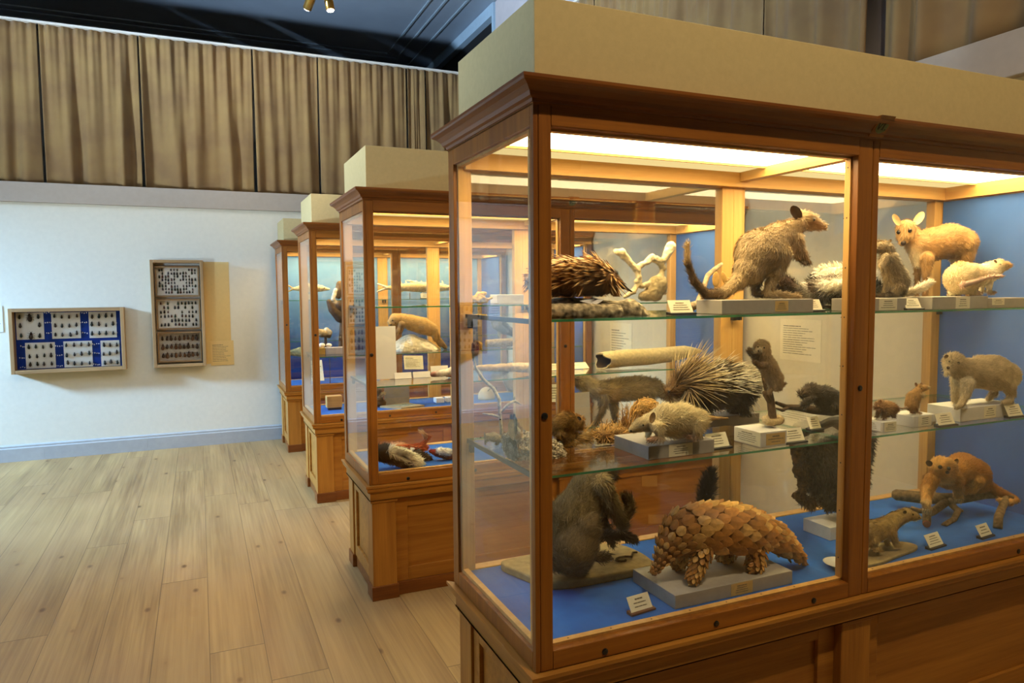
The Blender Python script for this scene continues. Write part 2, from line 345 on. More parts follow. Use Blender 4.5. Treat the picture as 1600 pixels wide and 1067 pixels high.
def animal(name, label, cat, Y, cols, items, k=.012, h=.005, sit=None, hair=None, eyes=(), nose=None, claws=None, shift=True, mat=None, extra=(), group=None, rough=0, kc=None, zmin=None):
    k *= .6; h *= .88; global AD; AD = 0.0; y0 = Y-(Y < 1)*0-[0, 1.9745, 3.8687, 5.7739][0 if Y < 1 else 1 if Y < 3 else 2 if Y < 5 else 3]
    if sit is not None:          # stand the figure where its feet meet the surface it rests on
        for _ in range(8):
            pr = limbs(Y+AD, items, cols); m = [(q[0][2]-q[1], q[0]) for q in pr]+[(q[2][2]-q[3], q[2]) for q in pr]; z, p = min(m, key=lambda t: t[0]); e = sit-z
            AD = float(np.clip(AD+.8*e/min(-.12, (p[2]-CAM[2])/(p[1]-CAM[1])), -.10, .10)); AD = float(np.clip(y0+AD, .10, .50)-y0) if .10 <= y0 <= .50 else AD
        if abs(CAM[2]-sit) < .16: AD = float(np.clip(AD, -.02, .02))
    Y += AD; pr = limbs(Y, items, cols)+list(extra); V, Q, C, FL = body(pr, h, k, rough, kc=kc); dz = 0.0
    if sit is not None: dz = sit+.0006-V[:, 2].min()
    V0 = V.copy(); V = cage(V+np.array([0, 0, dz]), Y, None, zmin)
    if abs(dz) > .008: print('shift', name, round(dz, 4))
    C = np.clip(C*(1+.3*np.array([[mnoise.fractal(Vector(p*55), .8, 2.0, 3)] for p in V])), 0, 1)
    T = thing(name, label, cat, (V[:, 0].mean(), V[:, 1].mean(), V[:, 2].min()), group); T['_dz'] = dz
    mesh_np('body', V, Q, C, mat or FUR, T)
    if hair:
        hs = hair if isinstance(hair, list) else [hair]
        vs, fs, cs = [], [], []; b = 0
        for hh in hs:
            a, f, c = strands(V, Q, C, FL, **hh); fs += [tuple(i+b for i in q) for q in f]; b += len(a); vs.append(a); cs.append(c)
        vs = np.concatenate(vs); cc_ = np.concatenate(cs); n5 = len(vs)//5; rt = proj(vs.reshape(n5, 5, 3)[:, 0]-np.array([0, 0, dz])); keep = np.ones(n5, bool)
        for e in list(eyes)+([nose] if nose else []): keep &= np.hypot(rt[:, 0]-e[0], rt[:, 1]-e[1]) > e[2]*1.25+.8
        kk = np.nonzero(keep)[0]; ix = (kk[:, None]*5+np.arange(5)).ravel(); vs = vs[ix]; cs = [cc_[ix]]; fs = [(a, a+1, a+2, a+3) for a in range(0, len(vs), 5)]+[(a+3, a+2, a+4) for a in range(0, len(vs), 5)]
        if sit is not None: vs[:, 2] = np.maximum(vs[:, 2], sit+.0008)
        raw('fur', cage(vs, Y, V[:, 2].min(), zmin), fs, np.concatenate(cs), HAIR, T)
    off = np.array([0, 0, dz])
    for e in eyes:
        p = onto(V0, e[0], e[1]); r = e[2]*mpp(p); MB().ell(p+off-TOCAM(p)*r*.1, np.eye(3)*r*1.05, 12, 8).build('eye', EYE, T, None, True)
    if nose:
        p = onto(V0, nose[0], nose[1]); r = nose[2]*mpp(p); MB().ell(p+off-TOCAM(p)*r*.4, np.eye(3)*r, 10, 8).build('nose', NOSE, T, None, True)
    if claws:
        mt, cl = claws
        for u, v, u2, v2, r, dy in cl:
            a, b = P(u, v, Y+dy)+off, P(u2, v2, Y+dy)+off
            zf = sit if sit is not None else zmin
            if zf is not None: a[2] = max(a[2], zf+r*mpp(a)+.001); b[2] = max(b[2], zf+.0025)
            MB().tube([a, (a+b)/2+np.array([0, 0, r*mpp(a)*.5]), b], [r*mpp(a), r*mpp(a)*.8, r*mpp(a)*.25], 6).build('claw', mt, T, None, True)
    return T, V, Q, C, FL, off
# ------------------------------------------------------------------ the hall
XR, YF, HC = 2.42, 6.54, 4.94
def floor_mat():
    t = NT('pine_floorboards'); g = t.n('ShaderNodeNewGeometry'); s = t.n('ShaderNodeSeparateXYZ'); t.l(g.outputs['Position'], s.inputs[0]); x, y = s.outputs[0], s.outputs[1]
    u = t.math('DIVIDE', t.math('ADD', x, 20.03), .232); i = t.math('FLOOR', u); fu = t.math('FRACT', u)
    def rnd(a, b=0.0):
        w = t.n('ShaderNodeTexWhiteNoise', noise_dimensions='2D'); c = t.n('ShaderNodeCombineXYZ'); t.val(c.inputs[0], a); t.val(c.inputs[1], b); t.l(c.outputs[0], w.inputs['Vector']); return w.outputs['Value']
    v = t.math('ADD', t.math('DIVIDE', t.math('ADD', y, 20.0), 2.7), t.math('MULTIPLY', rnd(i), 5.0)); j = t.math('FLOOR', v); fv = t.math('FRACT', v); r = rnd(i, j)
    c = t.n('ShaderNodeCombineXYZ'); t.l(t.math('ADD', x, t.math('MULTIPLY', r, 13.0)), c.inputs[0]); t.l(y, c.inputs[1]); t.l(t.math('MULTIPLY', r, 9.0), c.inputs[2])
    def mp(sx, sy):
        m = t.n('ShaderNodeMapping'); m.inputs['Scale'].default_value = (sx, sy, 1); t.l(c.outputs[0], m.inputs['Vector']); return m.outputs[0]
    g1 = t.noise(mp(70, 1.4), 1, 4); g2 = t.noise(mp(9, .7), 1, 3); g3 = t.noise(mp(3, 1.3), 1, 3)
    base = t.mix(t.ramp(t.math('ADD', t.math('MULTIPLY', g1, .45), t.math('MULTIPLY', g2, .55)), .35, .65), lin('735632'), lin('b0905c'))
    base = t.mix(t.math('MULTIPLY', t.ramp(g3, .45, .75), .35), base, lin('a5805c'))
    base = t.mix(t.math('MULTIPLY', r, .45), base, lin('a08050'), 'MIX')
    base = t.mix(t.math('MULTIPLY', rnd(j, i), .28), base, lin('94744c'), 'MIX')
    vo = t.n('ShaderNodeTexVoronoi'); vo.inputs['Scale'].default_value = 1; t.l(mp(7.0, 3.6), vo.inputs['Vector'])
    pick = t.math('GREATER_THAN', t.n('ShaderNodeSeparateColor').outputs[0], .5)
    sp = t.n('ShaderNodeSeparateColor'); t.l(vo.outputs['Color'], sp.inputs[0]); pick = t.math('GREATER_THAN', sp.outputs[0], .38)
    kn = t.math('MULTIPLY', t.math('SUBTRACT', 1.0, t.ramp(vo.outputs['Distance'], .05, .13)), pick)
    base = t.mix(t.math('MULTIPLY', kn, .85), base, lin('46301c'))
    halo = t.math('MULTIPLY', t.math('SUBTRACT', 1.0, t.ramp(vo.outputs['Distance'], .05, .33)), pick)
    base = t.mix(t.math('MULTIPLY', halo, .28), base, lin('8a6238'))
    e = t.math('MINIMUM', fu, t.math('SUBTRACT', 1.0, fu)); gap = t.math('LESS_THAN', e, .008); ev = t.math('MINIMUM', fv, t.math('SUBTRACT', 1.0, fv)); gap = t.math('MAXIMUM', gap, t.math('LESS_THAN', ev, .0012))
    base = t.mix(t.math('MULTIPLY', gap, .5), base, lin('3c2a18'))
    t.bsdf(base, t.math('ADD', .42, t.math('MULTIPLY', g2, .2)), t.bump(t.math('SUBTRACT', t.math('MULTIPLY', g1, .15), gap), .25, .002), .35); return t.m
WALLM = plain('plaster_wall', 'd5cfbc', .85, .025, 22, .25, .2, world=True, bd=.004); WALLR = plain('cream_plaster_wall', 'd6c698', .85, .03, 22, .3, .2, world=True, bd=.004)
SLATE = plain('slate_ceiling_paint', '7c8896', .45, .06, 3, .03, .45, world=True)
LEDGE = plain('lilac_ledge_paint', 'a89a8a', .6, .03, 20, .03, .3, world=True); SKIRT = plain('grey_blue_skirting_paint', 'a3a29e', .5, .04, 20, .05, .3, world=True)
PALEBLUE = plain('pale_blue_frame_paint', '8fa6b8', .5, .05, 20); 
def cloth():
    t = NT('linen_curtain'); co = t.coord((1, 1, 1)); n1 = t.noise(co, 3.0, 3); n2 = t.noise(t.coord((400, 400, 90)), 1, 2)
    t.bsdf(t.mix(t.ramp(n1, .3, .7), lin('806240'), lin('96784a')), .8, t.bump(n2, .15, .001), .15, Sheen_Weight=.15); return t.m
LINEN = cloth()
S = 'structure'
box('floor', floor_mat(), -6.1, 2.7, -4.2, 9.4, -.06, 0, kind=S)
box('wall_back', plain('back_wall', '4a443c', .85, .05, 10), -6.1, 2.7, -4.3, -4.2, 0, HC, kind=S)
box('ceiling', SLATE, -6.1, 2.7, -4.2, 9.4, HC, HC+.1, kind=S)
box('wall_far', WALLM, -6.0, XR, YF, YF+.08, 0, 2.48, kind=S)
box('wall_right', WALLR, XR, XR+.06, -4.2, YF, 0, 2.48, kind=S)
box('wall_hall_far', plain('hall_wall', '7d7466', .8, .05, 10), -6.1, 2.7, 9.3, 9.4, 0, HC, kind=S)
box('trim_1', LEDGE, -6.0, XR-.05, YF-.045, YF+.14, 2.478, 2.666, None, .004, S)
box('trim_2', LEDGE, XR-.05, XR+.12, -4.2, YF+.14, 2.478, 2.666, None, .004, S)
# skirting: plinth with a small top moulding, in butted lengths
def skirt(name, x0, x1):
    pr = [(0, 0), (.022, 0), (.022, .125), (.016, .135), (.016, .15), (.006, .162), (0, .162)]
    MB().extrude(pr, x0, x1, lambda p, q, a: (a, YF-p, q)).build(name, SKIRT, None, (x0, YF, 0), False, 0, S)
bx = [-6.0, -3.4, float(P(70, 708, YF)[0]), float(P(231, 700, YF)[0]), XR-.001]
for i in range(4): skirt('baseboard_far' if i == 0 else 'baseboard_far.%03d' % i, bx[i]+(.0008 if i else 0), bx[i+1])
# true side wall of the hall behind the curtains, with a blacked-out window just under the ceiling
zt = float(PX(740, 54, 2.5)[2]); yj = float(PX(774, 20, 2.5)[1])
HALLW = plain('lilac_hall_wall', 'a8a2a4', .8, .03, 10)
w = MB(); w.box(2.5, 2.6, -4.2, yj, 0, HC); w.box(2.5, 2.6, yj, 9.3, 0, 2.9); w.build('wall_hall_right', HALLW, None, (2.55, 2, 0), False, 0, S)
wf = MB(); frame_x(wf, yj, 9.3, 2.9, HC-.001, 2.47, 2.56, .05, .05, .06, HC-zt); wf.build('window_1', PALEBLUE, None, (2.5, 7.5, 2.9), False, .004, S)
wf2 = MB().box(2.555, 2.575, yj+.04, 9.29, 2.94, HC-.06).build('window_1_blind', plain('blackout_blind', '08090c', .9, .05, 20), None, (2.56, 7.5, 2.9)); wf2['kind'] = S
# flat ceiling mouldings running round the hall
MOULD = plain('ceiling_moulding_paint', '7d8d9a', .45, .04, 20)
for i, (x, y) in enumerate(((1.784, 8.483), (1.957, 8.653), (2.189, 8.885))):
    m = MB(); m.box(-5.8, x, y-.012, y+.012, HC-.014, HC); m.box(x-.012, x+.012, -4.1, y, HC-.014, HC); m.build('trim_%d' % (3+i), MOULD, None, (0, 4, HC-.014), False, 0, S)
# left wall with two tall windows that let the daylight in
lw = MB(); LX = -6.1; wins = ((4.55, 5.95), (.4, 2.2))
ys = [-4.2, .4, 2.2, 4.55, 5.95, 9.3]
for a, b in ((ys[0], ys[1]), (ys[2], ys[3]), (ys[4], ys[5])): lw.box(LX-.2, LX, a, b, 0, HC)
for a, b in wins: lw.box(LX-.2, LX, a, b, 0, .75); lw.box(LX-.2, LX, a, b, 3.0, HC)
lw.build('wall_left', WALLM, None, (LX, 2, 0), False, 0, S)
for i, (a, b) in enumerate(wins):
    f = MB(); frame_x(f, a, b, .75, 3.0, LX-.14, LX-.06, .06, .06, .07, .06); f.box(LX-.13, LX-.07, (a+b)/2-.03, (a+b)/2+.03, .82, 2.94)
    fo = f.build('window_%d' % (2+i), PALEBLUE, None, (LX-.1, (a+b)/2, .75), False, .004, S)
    MB().box(LX-.105, LX-.1, a+.05, b-.05, .8, 2.95).build('window_pane', GLASS, fo)
# curtains: separate widths of linen with gathered headings, hung from a rail
def curtain(name, label, x0, x1, seed, along='x', plane=0.0, z0=2.672, z1=4.18):
    rnd = random.Random(seed); n = max(40, int((x1-x0)*150)); nz = 16; ph = rnd.random()*6; W = x1-x0; vs = []; k = max(2, round(W/.13)); cx = []
    bumps = [(rnd.random(), rnd.uniform(.05, .12), rnd.uniform(.6, 1.3)) for _ in range(6)]; lean = rnd.uniform(-.03, .06)
    for j in range(nz+1):
        t = j/nz; z = z1+(z0-z1)*t; op = min(1, t*1.3)
        for i in range(n+1):
            s = i/n; warp = s+.03*math.sin(2*math.pi*s*2+ph)*t
            head = .014*math.sin(2*math.pi*k*s+ph)*(1-.75*op)+.006*math.sin(2*math.pi*k*2.0*s)*(1-op)
            low = .030*math.sin(2*math.pi*(k*.5)*warp+ph)*op+.018*math.sin(2*math.pi*(k*.27)*warp+2*ph)*op+.012*math.sin(2*math.pi*k*.8*warp+1.3*ph)*op
            for (c, wd, am) in bumps: low += .022*am*math.exp(-((s-c)/wd)**2)*op
            d = head+low; edge = abs(lean)*t*(1-2*s)*.2+.004*(1-2*s)
            a = x0+W*s+edge
            vs.append((a, plane-d-.035, z) if along == 'x' else (plane-d-.035, a, z))
    fs = [(j*(n+1)+i, j*(n+1)+i+1, (j+1)*(n+1)+i+1, (j+1)*(n+1)+i) for j in range(nz) for i in range(n)]
    o = MB().add(vs, fs).build(name, LINEN, None, ((x0+x1)/2, plane-.05, z0) if along == 'x' else (plane-.05, (x0+x1)/2, z0), True)
    m = o.modifiers.new('thickness', 'SOLIDIFY'); m.thickness = .003; m.offset = 0
    return tag(o, label, 'curtain', 'linen curtains above the wall ledges')
px = [-3.9, float(P(60, 150, 6.5)[0]), float(P(218, 150, 6.5)[0]), float(P(397, 150, 6.5)[0]), float(P(500, 150, 6.5)[0]), float(P(640, 150, 6.5)[0]), 1.75, 2.36]
names = ['beige linen curtain at the far left end above the wall ledge', 'beige linen curtain above the wide beetle case, second from the left end', 'beige linen curtain above the tall beetle case, third from the left end',
         'beige linen curtain with bright folds above the farthest cabinets', 'narrow beige linen curtain above the cream box of the farthest cabinets', 'beige linen curtain partly behind the tall cream box of the nearest cabinet', None]
for i in range(7):
    curtain('linen_curtain', names[i] or 'beige linen curtain in the far right corner behind the nearest cabinet', px[i]+.004, px[i+1]-.004, 11+i, 'x', YF+.12)
ry = [-2.2, float(PX(1372, 60, 2.42)[1]), float(PX(1190, 20, 2.42)[1]), 3.9, 6.3]
rn = ['beige linen curtain on the right wall nearest the viewer', 'beige linen curtain on the right wall above the middle of the nearest cabinet', 'beige linen curtain on the right wall behind the cream box of the nearest cabinet', 'beige linen curtain on the right wall towards the far corner']
for i in range(4): curtain('linen_curtain', rn[i], ry[i]+.004, ry[i+1]-.004, 31+i, 'y', XR+.055)
RAIL = plain('white_rail', 'cfc9bd', .5, .03)
box('trim_6', RAIL, -6.0, XR+.1, YF+.05, YF+.1, 4.178, 4.2, kind=S); box('trim_7', RAIL, XR+.0, XR+.06, -4.2, YF+.05, 4.178, 4.2, kind=S)

# ------------------------------------------------------------------ display cabinets
CW, CD, ZB, ZT, BAY = 2.40, .65, .613, 2.0615, 1.165
S1, S2, FL0 = 1.5254, 1.1134, .66
LAMP = glow('cabinet_light', (1.0, .77, .38), 15.5); SOFT = glow('cabinet_light_soft', (1.0, .75, .30), 1.0)
BLUEB = plain('blue_painted_board', '3a60a2', .75, .1, 6, .05, .2)
SEA = None
def sea_mat():
    t = NT('sea_painted_board'); s = t.n('ShaderNodeSeparateXYZ'); t.l(t.n('ShaderNodeNewGeometry').outputs['Position'], s.inputs[0]); z = s.outputs[2]
    nz = t.noise(t.coord((2, 2, 5)), 1.5, 4); f = t.ramp(t.math('ADD', z, t.math('MULTIPLY', nz, .3)), 1.0, 2.1)
    t.bsdf(t.mix(f, lin('123a86'), lin('7fb0d8')), .7, None, .2); return t.m
def roman(mb, txt, x, z, h, y):
    for ch in txt:
        if ch == 'I': mb.box(x-.0022, x+.0022, y-.001, y, z, z+h); mb.box(x-.0045, x+.0045, y-.001, y, z+h-.002, z+h); mb.box(x-.0045, x+.0045, y-.001, y, z, z+.002); x += .0125
        if ch == 'V':
            for s, w in ((-1, .0026), (1, .0013)):
                b = [(x+s*.007-w, y-.001, z+h), (x+s*.007+w, y-.001, z+h), (x+w*.8, y-.001, z), (x-w*.8, y-.001, z)]; mb.hexa(b, [(p[0], y, p[2]) for p in b])
            x += .016
        if ch == '.': mb.box(x-.0015, x+.0015, y-.001, y, z, z+.003)
def cabinet(oy, label, num, back=None):
    T = thing('display_cabinet', label, 'cabinet', (CW/2, oy+CD/2, 0), 'oak display cabinets in a row')
    y0, y1 = oy, oy+CD
    # plinth: recessed panelled body, pilasters with caps and feet, two mouldings
    b = MB(); b.box(.04, CW, y0+.06, y1-.04, .04, .56); body_ = b.build('plinth_body', PANX, T)
    f = MB()
    for a, c in ((.14, BAY-.065), (BAY+.065, CW-.02)): frame_y(f, a, c, .07, .53, y0+.045, y0+.06, .07, .07, .07, .06)
    frame_x(f, y0+.12, y1-.12, .07, .53, .025, .04, .05, .05, .07, .06); f.build('panel_frame', PANX, body_, None, False, .002)
    MB().box(.03, CW, y0+.035, y1-.03, 0, .07).build('skirting', DARKX, T, None, False, .003)
    for (a, c, d, e) in ((.015, .14, y0+.015, y0+.12), (.015, .14, y1-.12, y1-.01), (BAY-.065, BAY+.065, y0+.015, y0+.06), (CW-.12, CW, y0+.015, y0+.06)):
        m = MB(); m.box(a, c, d, e, 0, .515); pl = m.build('pilaster', PANZ, T, None, False, .003)
        MB().box(a-.008, c+.008, d-.008, e+.004, 0, .075).build('foot', DARKX, pl, None, False, .003)
        MB().box(a-.008, c+.008, d-.008, e+.004, .515, .532).build('cap', PANX, pl, None, False, .004)
    prof = [(.0, .5325), (-.005, .5325), (-.005, .57), (.006, .575), (.013, .583), (.013, .597), (.02, .602), (.02, .6125), (-.05, .6125), (-.05, .5325)]; n = len(prof); cap = [tuple(range(n))[::-1], tuple(range(n, 2*n))]
    ring = [(i, (i+1) % n, n+(i+1) % n, n+i) for i in range(n)]+cap
    for mt, vs in ((PANX, [(-p, y0-p, q) for p, q in prof]+[(CW, y0-p, q) for p, q in prof]), (PANY, [(-p, y0-p, q) for p, q in prof]+[(-p, y1+p, q) for p, q in prof])): MB().add(vs, ring).build('base_moulding', mt, T)
    MB().box(.02, CW, y0+.03, y1-.02, .56, .652).build('floor_case', OAKX, T)
    MB().box(.03, CW-.06, y0+.03, y1-.03, .6525, FL0).build('felt_floor', FELT, T)
    # doors
    for i, (a, c, l, r) in enumerate(((.014, BAY-.001, .036, .06), (BAY+.001, CW-.002, .027, .05))):
        m = MB(); frame_y(m, a, c, ZB+.001, ZT-.001, y0, y0+.044, l, r, .05, .054)
        d = m.build('door', [OAKZ], T, None, False, .003)
        for zz, q in ((ZB+.001, ZB+.051), (ZT-.055, ZT-.001)): MB().box(a+l, c-r, y0-.0006, y0+.0002, zz+.002, q-.002).build('rail_face', OAKX, d)
        MB().box(a+l-.004, c-r+.004, y0+.02, y0+.024, ZB+.045, ZT-.05).build('glass_pane', GLASS, d)
        bd = MB(); g0, g1 = a+l, c-r
        bd.box(g0, g0+.006, y0+.025, y0+.046, ZB+.051, ZT-.055); bd.box(g1-.006, g1, y0+.025, y0+.046, ZB+.051, ZT-.055); bd.box(g0, g1, y0+.025, y0+.046, ZB+.051, ZB+.058); bd.box(g0, g1, y0+.025, y0+.046, ZT-.061, ZT-.055)
        for q in range(9):
            zz = ZB+.12+q*.155
            for xx in (g0+.0045, g1-.0075): bd.box(xx, xx+.003, y0+.0465, y0+.0463+.0006, zz, zz+.003, 1); bd.box(g0+.0058 if xx < a+.2 else g1-.0066, g0+.0066 if xx < a+.2 else g1-.0058, y0+.033, y0+.037, zz, zz+.004, 1)
        for q in range(8): xx = g0+.06+q*(g1-g0-.12)/7; bd.box(xx, xx+.004, y0+.033, y0+.037, ZB+.058, ZB+.0586, 1)
        bd.build('glazing_bead', [PALEZ, BLACK], d)
        for (x, z) in (((.027, 1.284), (BAY-.032, 1.287), (.205, .63), (.579, .633), (.957, .632)) if i == 0 else ((BAY+.8, .632),)):
            MB().tube([(x, y0+.002, z), (x, y0-.003, z), (x, y0-.0045, z)], [.009, .009, .005], 14).build('lock', BLACK, d)
    # left end: glazed frame
    m = MB(); frame_x(m, y0+.001, y1, ZB+.001, ZT-.001, 0, .0135, .02, .05, .05, .054); m.box(.0135, .02, y0+.046, y0+.056, ZB, ZT-.002)
    sp = m.build('end_frame', OAKZ, T, None, False, .002)
    m = MB(); frame_x(m, y0+.046, y1-.045, ZB+.05, ZT-.05, .0137, .032, .016, .014, .012, .012); m.build('glazing_bead', PALEZ, sp)
    MB().box(.005, .009, y0+.015, y1-.04, ZB+.04, ZT-.045).build('glass_pane', GLASS, sp)
    # back: posts, rails, panes
    for (a, c, l, r) in ((.014, BAY-.02, .05, .055), (BAY-.02, CW-.05, .055, .06)):
        m = MB(); frame_y(m, a, c, ZB+.001, ZT-.001, y1-.044, y1, l, r, .05, .07); bk = m.build('back_frame', PALEZ, T, None, False, .003)
        if back is None: MB().box(a+l-.004, c-r+.004, y1-.024, y1-.02, ZB+.045, ZT-.06).build('glass_pane', GLASS, bk)
        else: MB().box(a+l-.004, c-r+.004, y1-.024, y1-.018, ZB+.045, ZT-.06).build('back_board', back, bk)
    MB().box(CW-.06, CW, y0+.045, y1-.045, ZB, ZT-.001).build('end_post', PALEZ, T)
    MB().box(CW-.066, CW-.0605, y0+.05, y1-.05, FL0, ZT-.075).build('end_board', BLUEB, T)
    # lit ceiling of the case: diffuser towards the doors, its fall-off put in as a dimmer glowing panel behind, oak cross bars
    MB().box(.05, CW-.07, y0+.06, y0+.44, ZT-.014, ZT-.008).build('light_diffuser', LAMP, T)
    MB().box(.05, CW-.07, y0+.445, y1-.06, ZT-.016, ZT-.008).build('glowing_panel', SOFT, T)
    cb = MB(); cb.box(.034, CW-.067, y1-.075, y1-.046, ZT-.07, ZT-.004); cb.box(.05, CW-.07, y0+.438, y0+.446, ZT-.022, ZT-.016); cb.build('ceiling_rail', PALEX, T)
    MB().box(BAY-.02, BAY+.02, y0+.05, y1-.076, ZT-.05, ZT-.008).build('cross_bar', PALEY, T)
    MB().box(CW-.09, CW-.067, y0+.05, y1-.076, ZT-.07, ZT-.008).build('cross_bar', PALEY, T)
    MB().box(0, CW, y0, y1, ZT-.006, ZT+.01).build('case_top', OAKX, T)
    # crown moulding mitred round the corner, cream box above
    prof = [(-.04, 0), (.004, 0), (.006, .008), (.014, .012), (.018, .022), (.03, .034), (.043, .041), (.045, .047), (.045, .055), (-.04, .055)]
    def crown(mt, side):
        m = MB(); vs = []
        for e in (0, 1):
            for p, q in prof:
                if side == 'front': vs.append((-p if e == 0 else CW, y0-p, ZT+q))
                elif side == 'end': vs.append((-p, y0-p if e == 0 else y1+p, ZT+q))
                else: vs.append((-p if e == 0 else CW, y1+p, ZT+q))
        n = len(prof); m.add(vs, [(i, (i+1) % n, n+(i+1) % n, n+i) for i in range(n)]+[tuple(range(n))[::-1], tuple(range(n, 2*n))]); return m.build('crown_moulding', mt, T)
    crown(DARKX, 'front'); crown(DARKY, 'end'); crown(DARKX, 'back')
    MB().box(.028, CW, y0+.05, y1-.03, ZT+.05, 2.337).build('fascia_box', CREAM, T, None, False, .002)
    # number block on the crown
    c = [(BAY-.03, y0-.006, ZT+.004), (BAY+.03, y0-.006, ZT+.004), (BAY+.03, y0-.0525, ZT+.058), (BAY-.03, y0-.0525, ZT+.058)]
    m = MB(); m.add(c+[(x, y+.02, z) for x, y, z in c], [(0, 1, 2, 3), (7, 6, 5, 4), (0, 4, 5, 1), (1, 5, 6, 2), (2, 6, 7, 3), (3, 7, 4, 0)]); nb = m.build('number_block', OAKX, T)
    d = np.array([0, -.0465, .054]); d /= np.linalg.norm(d); nn = np.array([0, -.054, -.0465]); nn /= np.linalg.norm(nn); ctr = np.mean(c, 0); di = []
    for k in range(28): q = 2*math.pi*k/28; di.append(ctr+np.array([.023, 0, 0])*math.cos(q)+d*.023*math.sin(q)+nn*.0002)
    MB().hexa(di, [p+nn*.0008 for p in di]).build('number_disc', plain('faded_green_paint', '6f7a52', .6, .1, 60), nb)
    t = MB(); roman(t, num, -.006-.006*(len(num)-2), -.011, .022, 0.0); t.v = [tuple(ctr+np.array([1, 0, 0])*x+d*z+nn*(.0012-y)) for x, y, z in t.v]; t.build('numeral', plain('numeral_black', '1c1a14', .6), nb)
    # glass shelves on brackets
    for z in ((S1, S2) if num != 'VIII' else (S2,)):
        for a, c in ((.036, BAY-.014), (BAY-.012, CW-.068)):
            m = MB(); m.box(a, c, y0+.05, y1-.05, z-.0065, z)
            m.mi = [1, 1, 1, 1, 0, 0]; sh = m.build('glass_shelf', [SHELF, EDGE], T)
            for (x, yy) in ((a+.006, y1-.11), (c-.02, y1-.11)):
                br = MB(); br.box(x, x+.012, yy-.02, yy+.055, z-.012, z-.0068); br.box(x, x+.012, yy+.04, yy+.06, z-.045, z-.0068); br.build('shelf_bracket', DARKM, sh)
            if a < .1: MB().box(a-.003, a+.004, y0+.05, y1-.05, z-.0125, z+.001).build('shelf_rail', DARKM, sh)
    return T
OY = [0.0, 1.9745, 3.8687, 5.7739]
cabinet(OY[0], 'nearest oak display cabinet full of stuffed mammals, topped by a tall cream box', 'VI.')
cabinet(OY[1], 'second oak display cabinet from the viewer, holding bird skins on its blue floor', 'VII')
cabinet(OY[2], 'third oak display cabinet from the viewer, holding the fur seal on a pale rock', 'VIII')
cabinet(OY[3], 'farthest oak display cabinet, holding fishes before a sea-blue back board', 'IX', sea_mat())
# ------------------------------------------------------------------ helpers for plinths and cards
def printlines(mb, o, ex, ez, n, w, h, rows, seed, bold=True, c0=0.0):
    """rows of fine print on a card: o is the card's centre, ex and ez its axes, n its normal"""
    if rows < 1: return
    rnd = random.Random(seed); o, ex, ez, n = (np.asarray(q, float) for q in (o, ex, ez, n)); th = h/(rows*4.2)
    for i in range(rows):
        z = h*(.5-(i+.5)/rows)*.72; ln = w*(rnd.uniform(.35, .5) if i == 0 else rnd.uniform(.45, .8)); x = -ln/2 if c0 == 0 else -w*.42; t = th*(1.25 if i == 0 and bold else .8)
        while x < ln/2 if c0 == 0 else x < -w*.42+ln:
            q = rnd.uniform(.08, .2)*w; e = min(x+q, ln/2 if c0 == 0 else -w*.42+ln)
            b = [o+ex*x+ez*(z-t/2)+n*.0002, o+ex*e+ez*(z-t/2)+n*.0002, o+ex*e+ez*(z+t/2)+n*.0002, o+ex*x+ez*(z+t/2)+n*.0002]; mb.hexa(b, [p+n*.0002 for p in b]); x = e+.012*w
def plinth(label, x0, x1, y0, y1, z, h, mat=GREYP, cards=(), group='painted wooden plinths'):
    """cards: ('front', u0, u1, v0, v1, material, rows) with u, v as fractions of that face, or ('side', ...)"""
    T = thing('plinth', label, 'plinth', ((x0+x1)/2, (y0+y1)/2, z+.0005), group); z0, z1 = z+.0005, z+h
    MB().box(x0, x1, y0, y1, z0, z1).build('block', mat, T, None, False, .0015)
    for s, a, b, c, d, m, rows in cards:
        if s == 'front':
            xa, xb, za, zb = x0+(x1-x0)*a, x0+(x1-x0)*b, z0+(z1-z0)*c, z0+(z1-z0)*d; k = MB().box(xa, xb, y0-.0008, y0-.0001, za, zb).build('label', m, T)
            pl = MB(); printlines(pl, ((xa+xb)/2, y0-.0008, (za+zb)/2), (1, 0, 0), (0, 0, 1), (0, -1, 0), xb-xa, zb-za, rows, int(x0*1000)+rows)
        else:
            ya, yb, za, zb = y0+(y1-y0)*a, y0+(y1-y0)*b, z0+(z1-z0)*c, z0+(z1-z0)*d; k = MB().box(x0-.0008, x0-.0001, ya, yb, za, zb).build('label', m, T)
            pl = MB(); printlines(pl, (x0-.0008, (ya+yb)/2, (za+zb)/2), (0, -1, 0), (0, 0, 1), (-1, 0, 0), yb-ya, zb-za, rows, int(y0*1000)+rows)
        pl.build('lettering', INK, k)
    return T
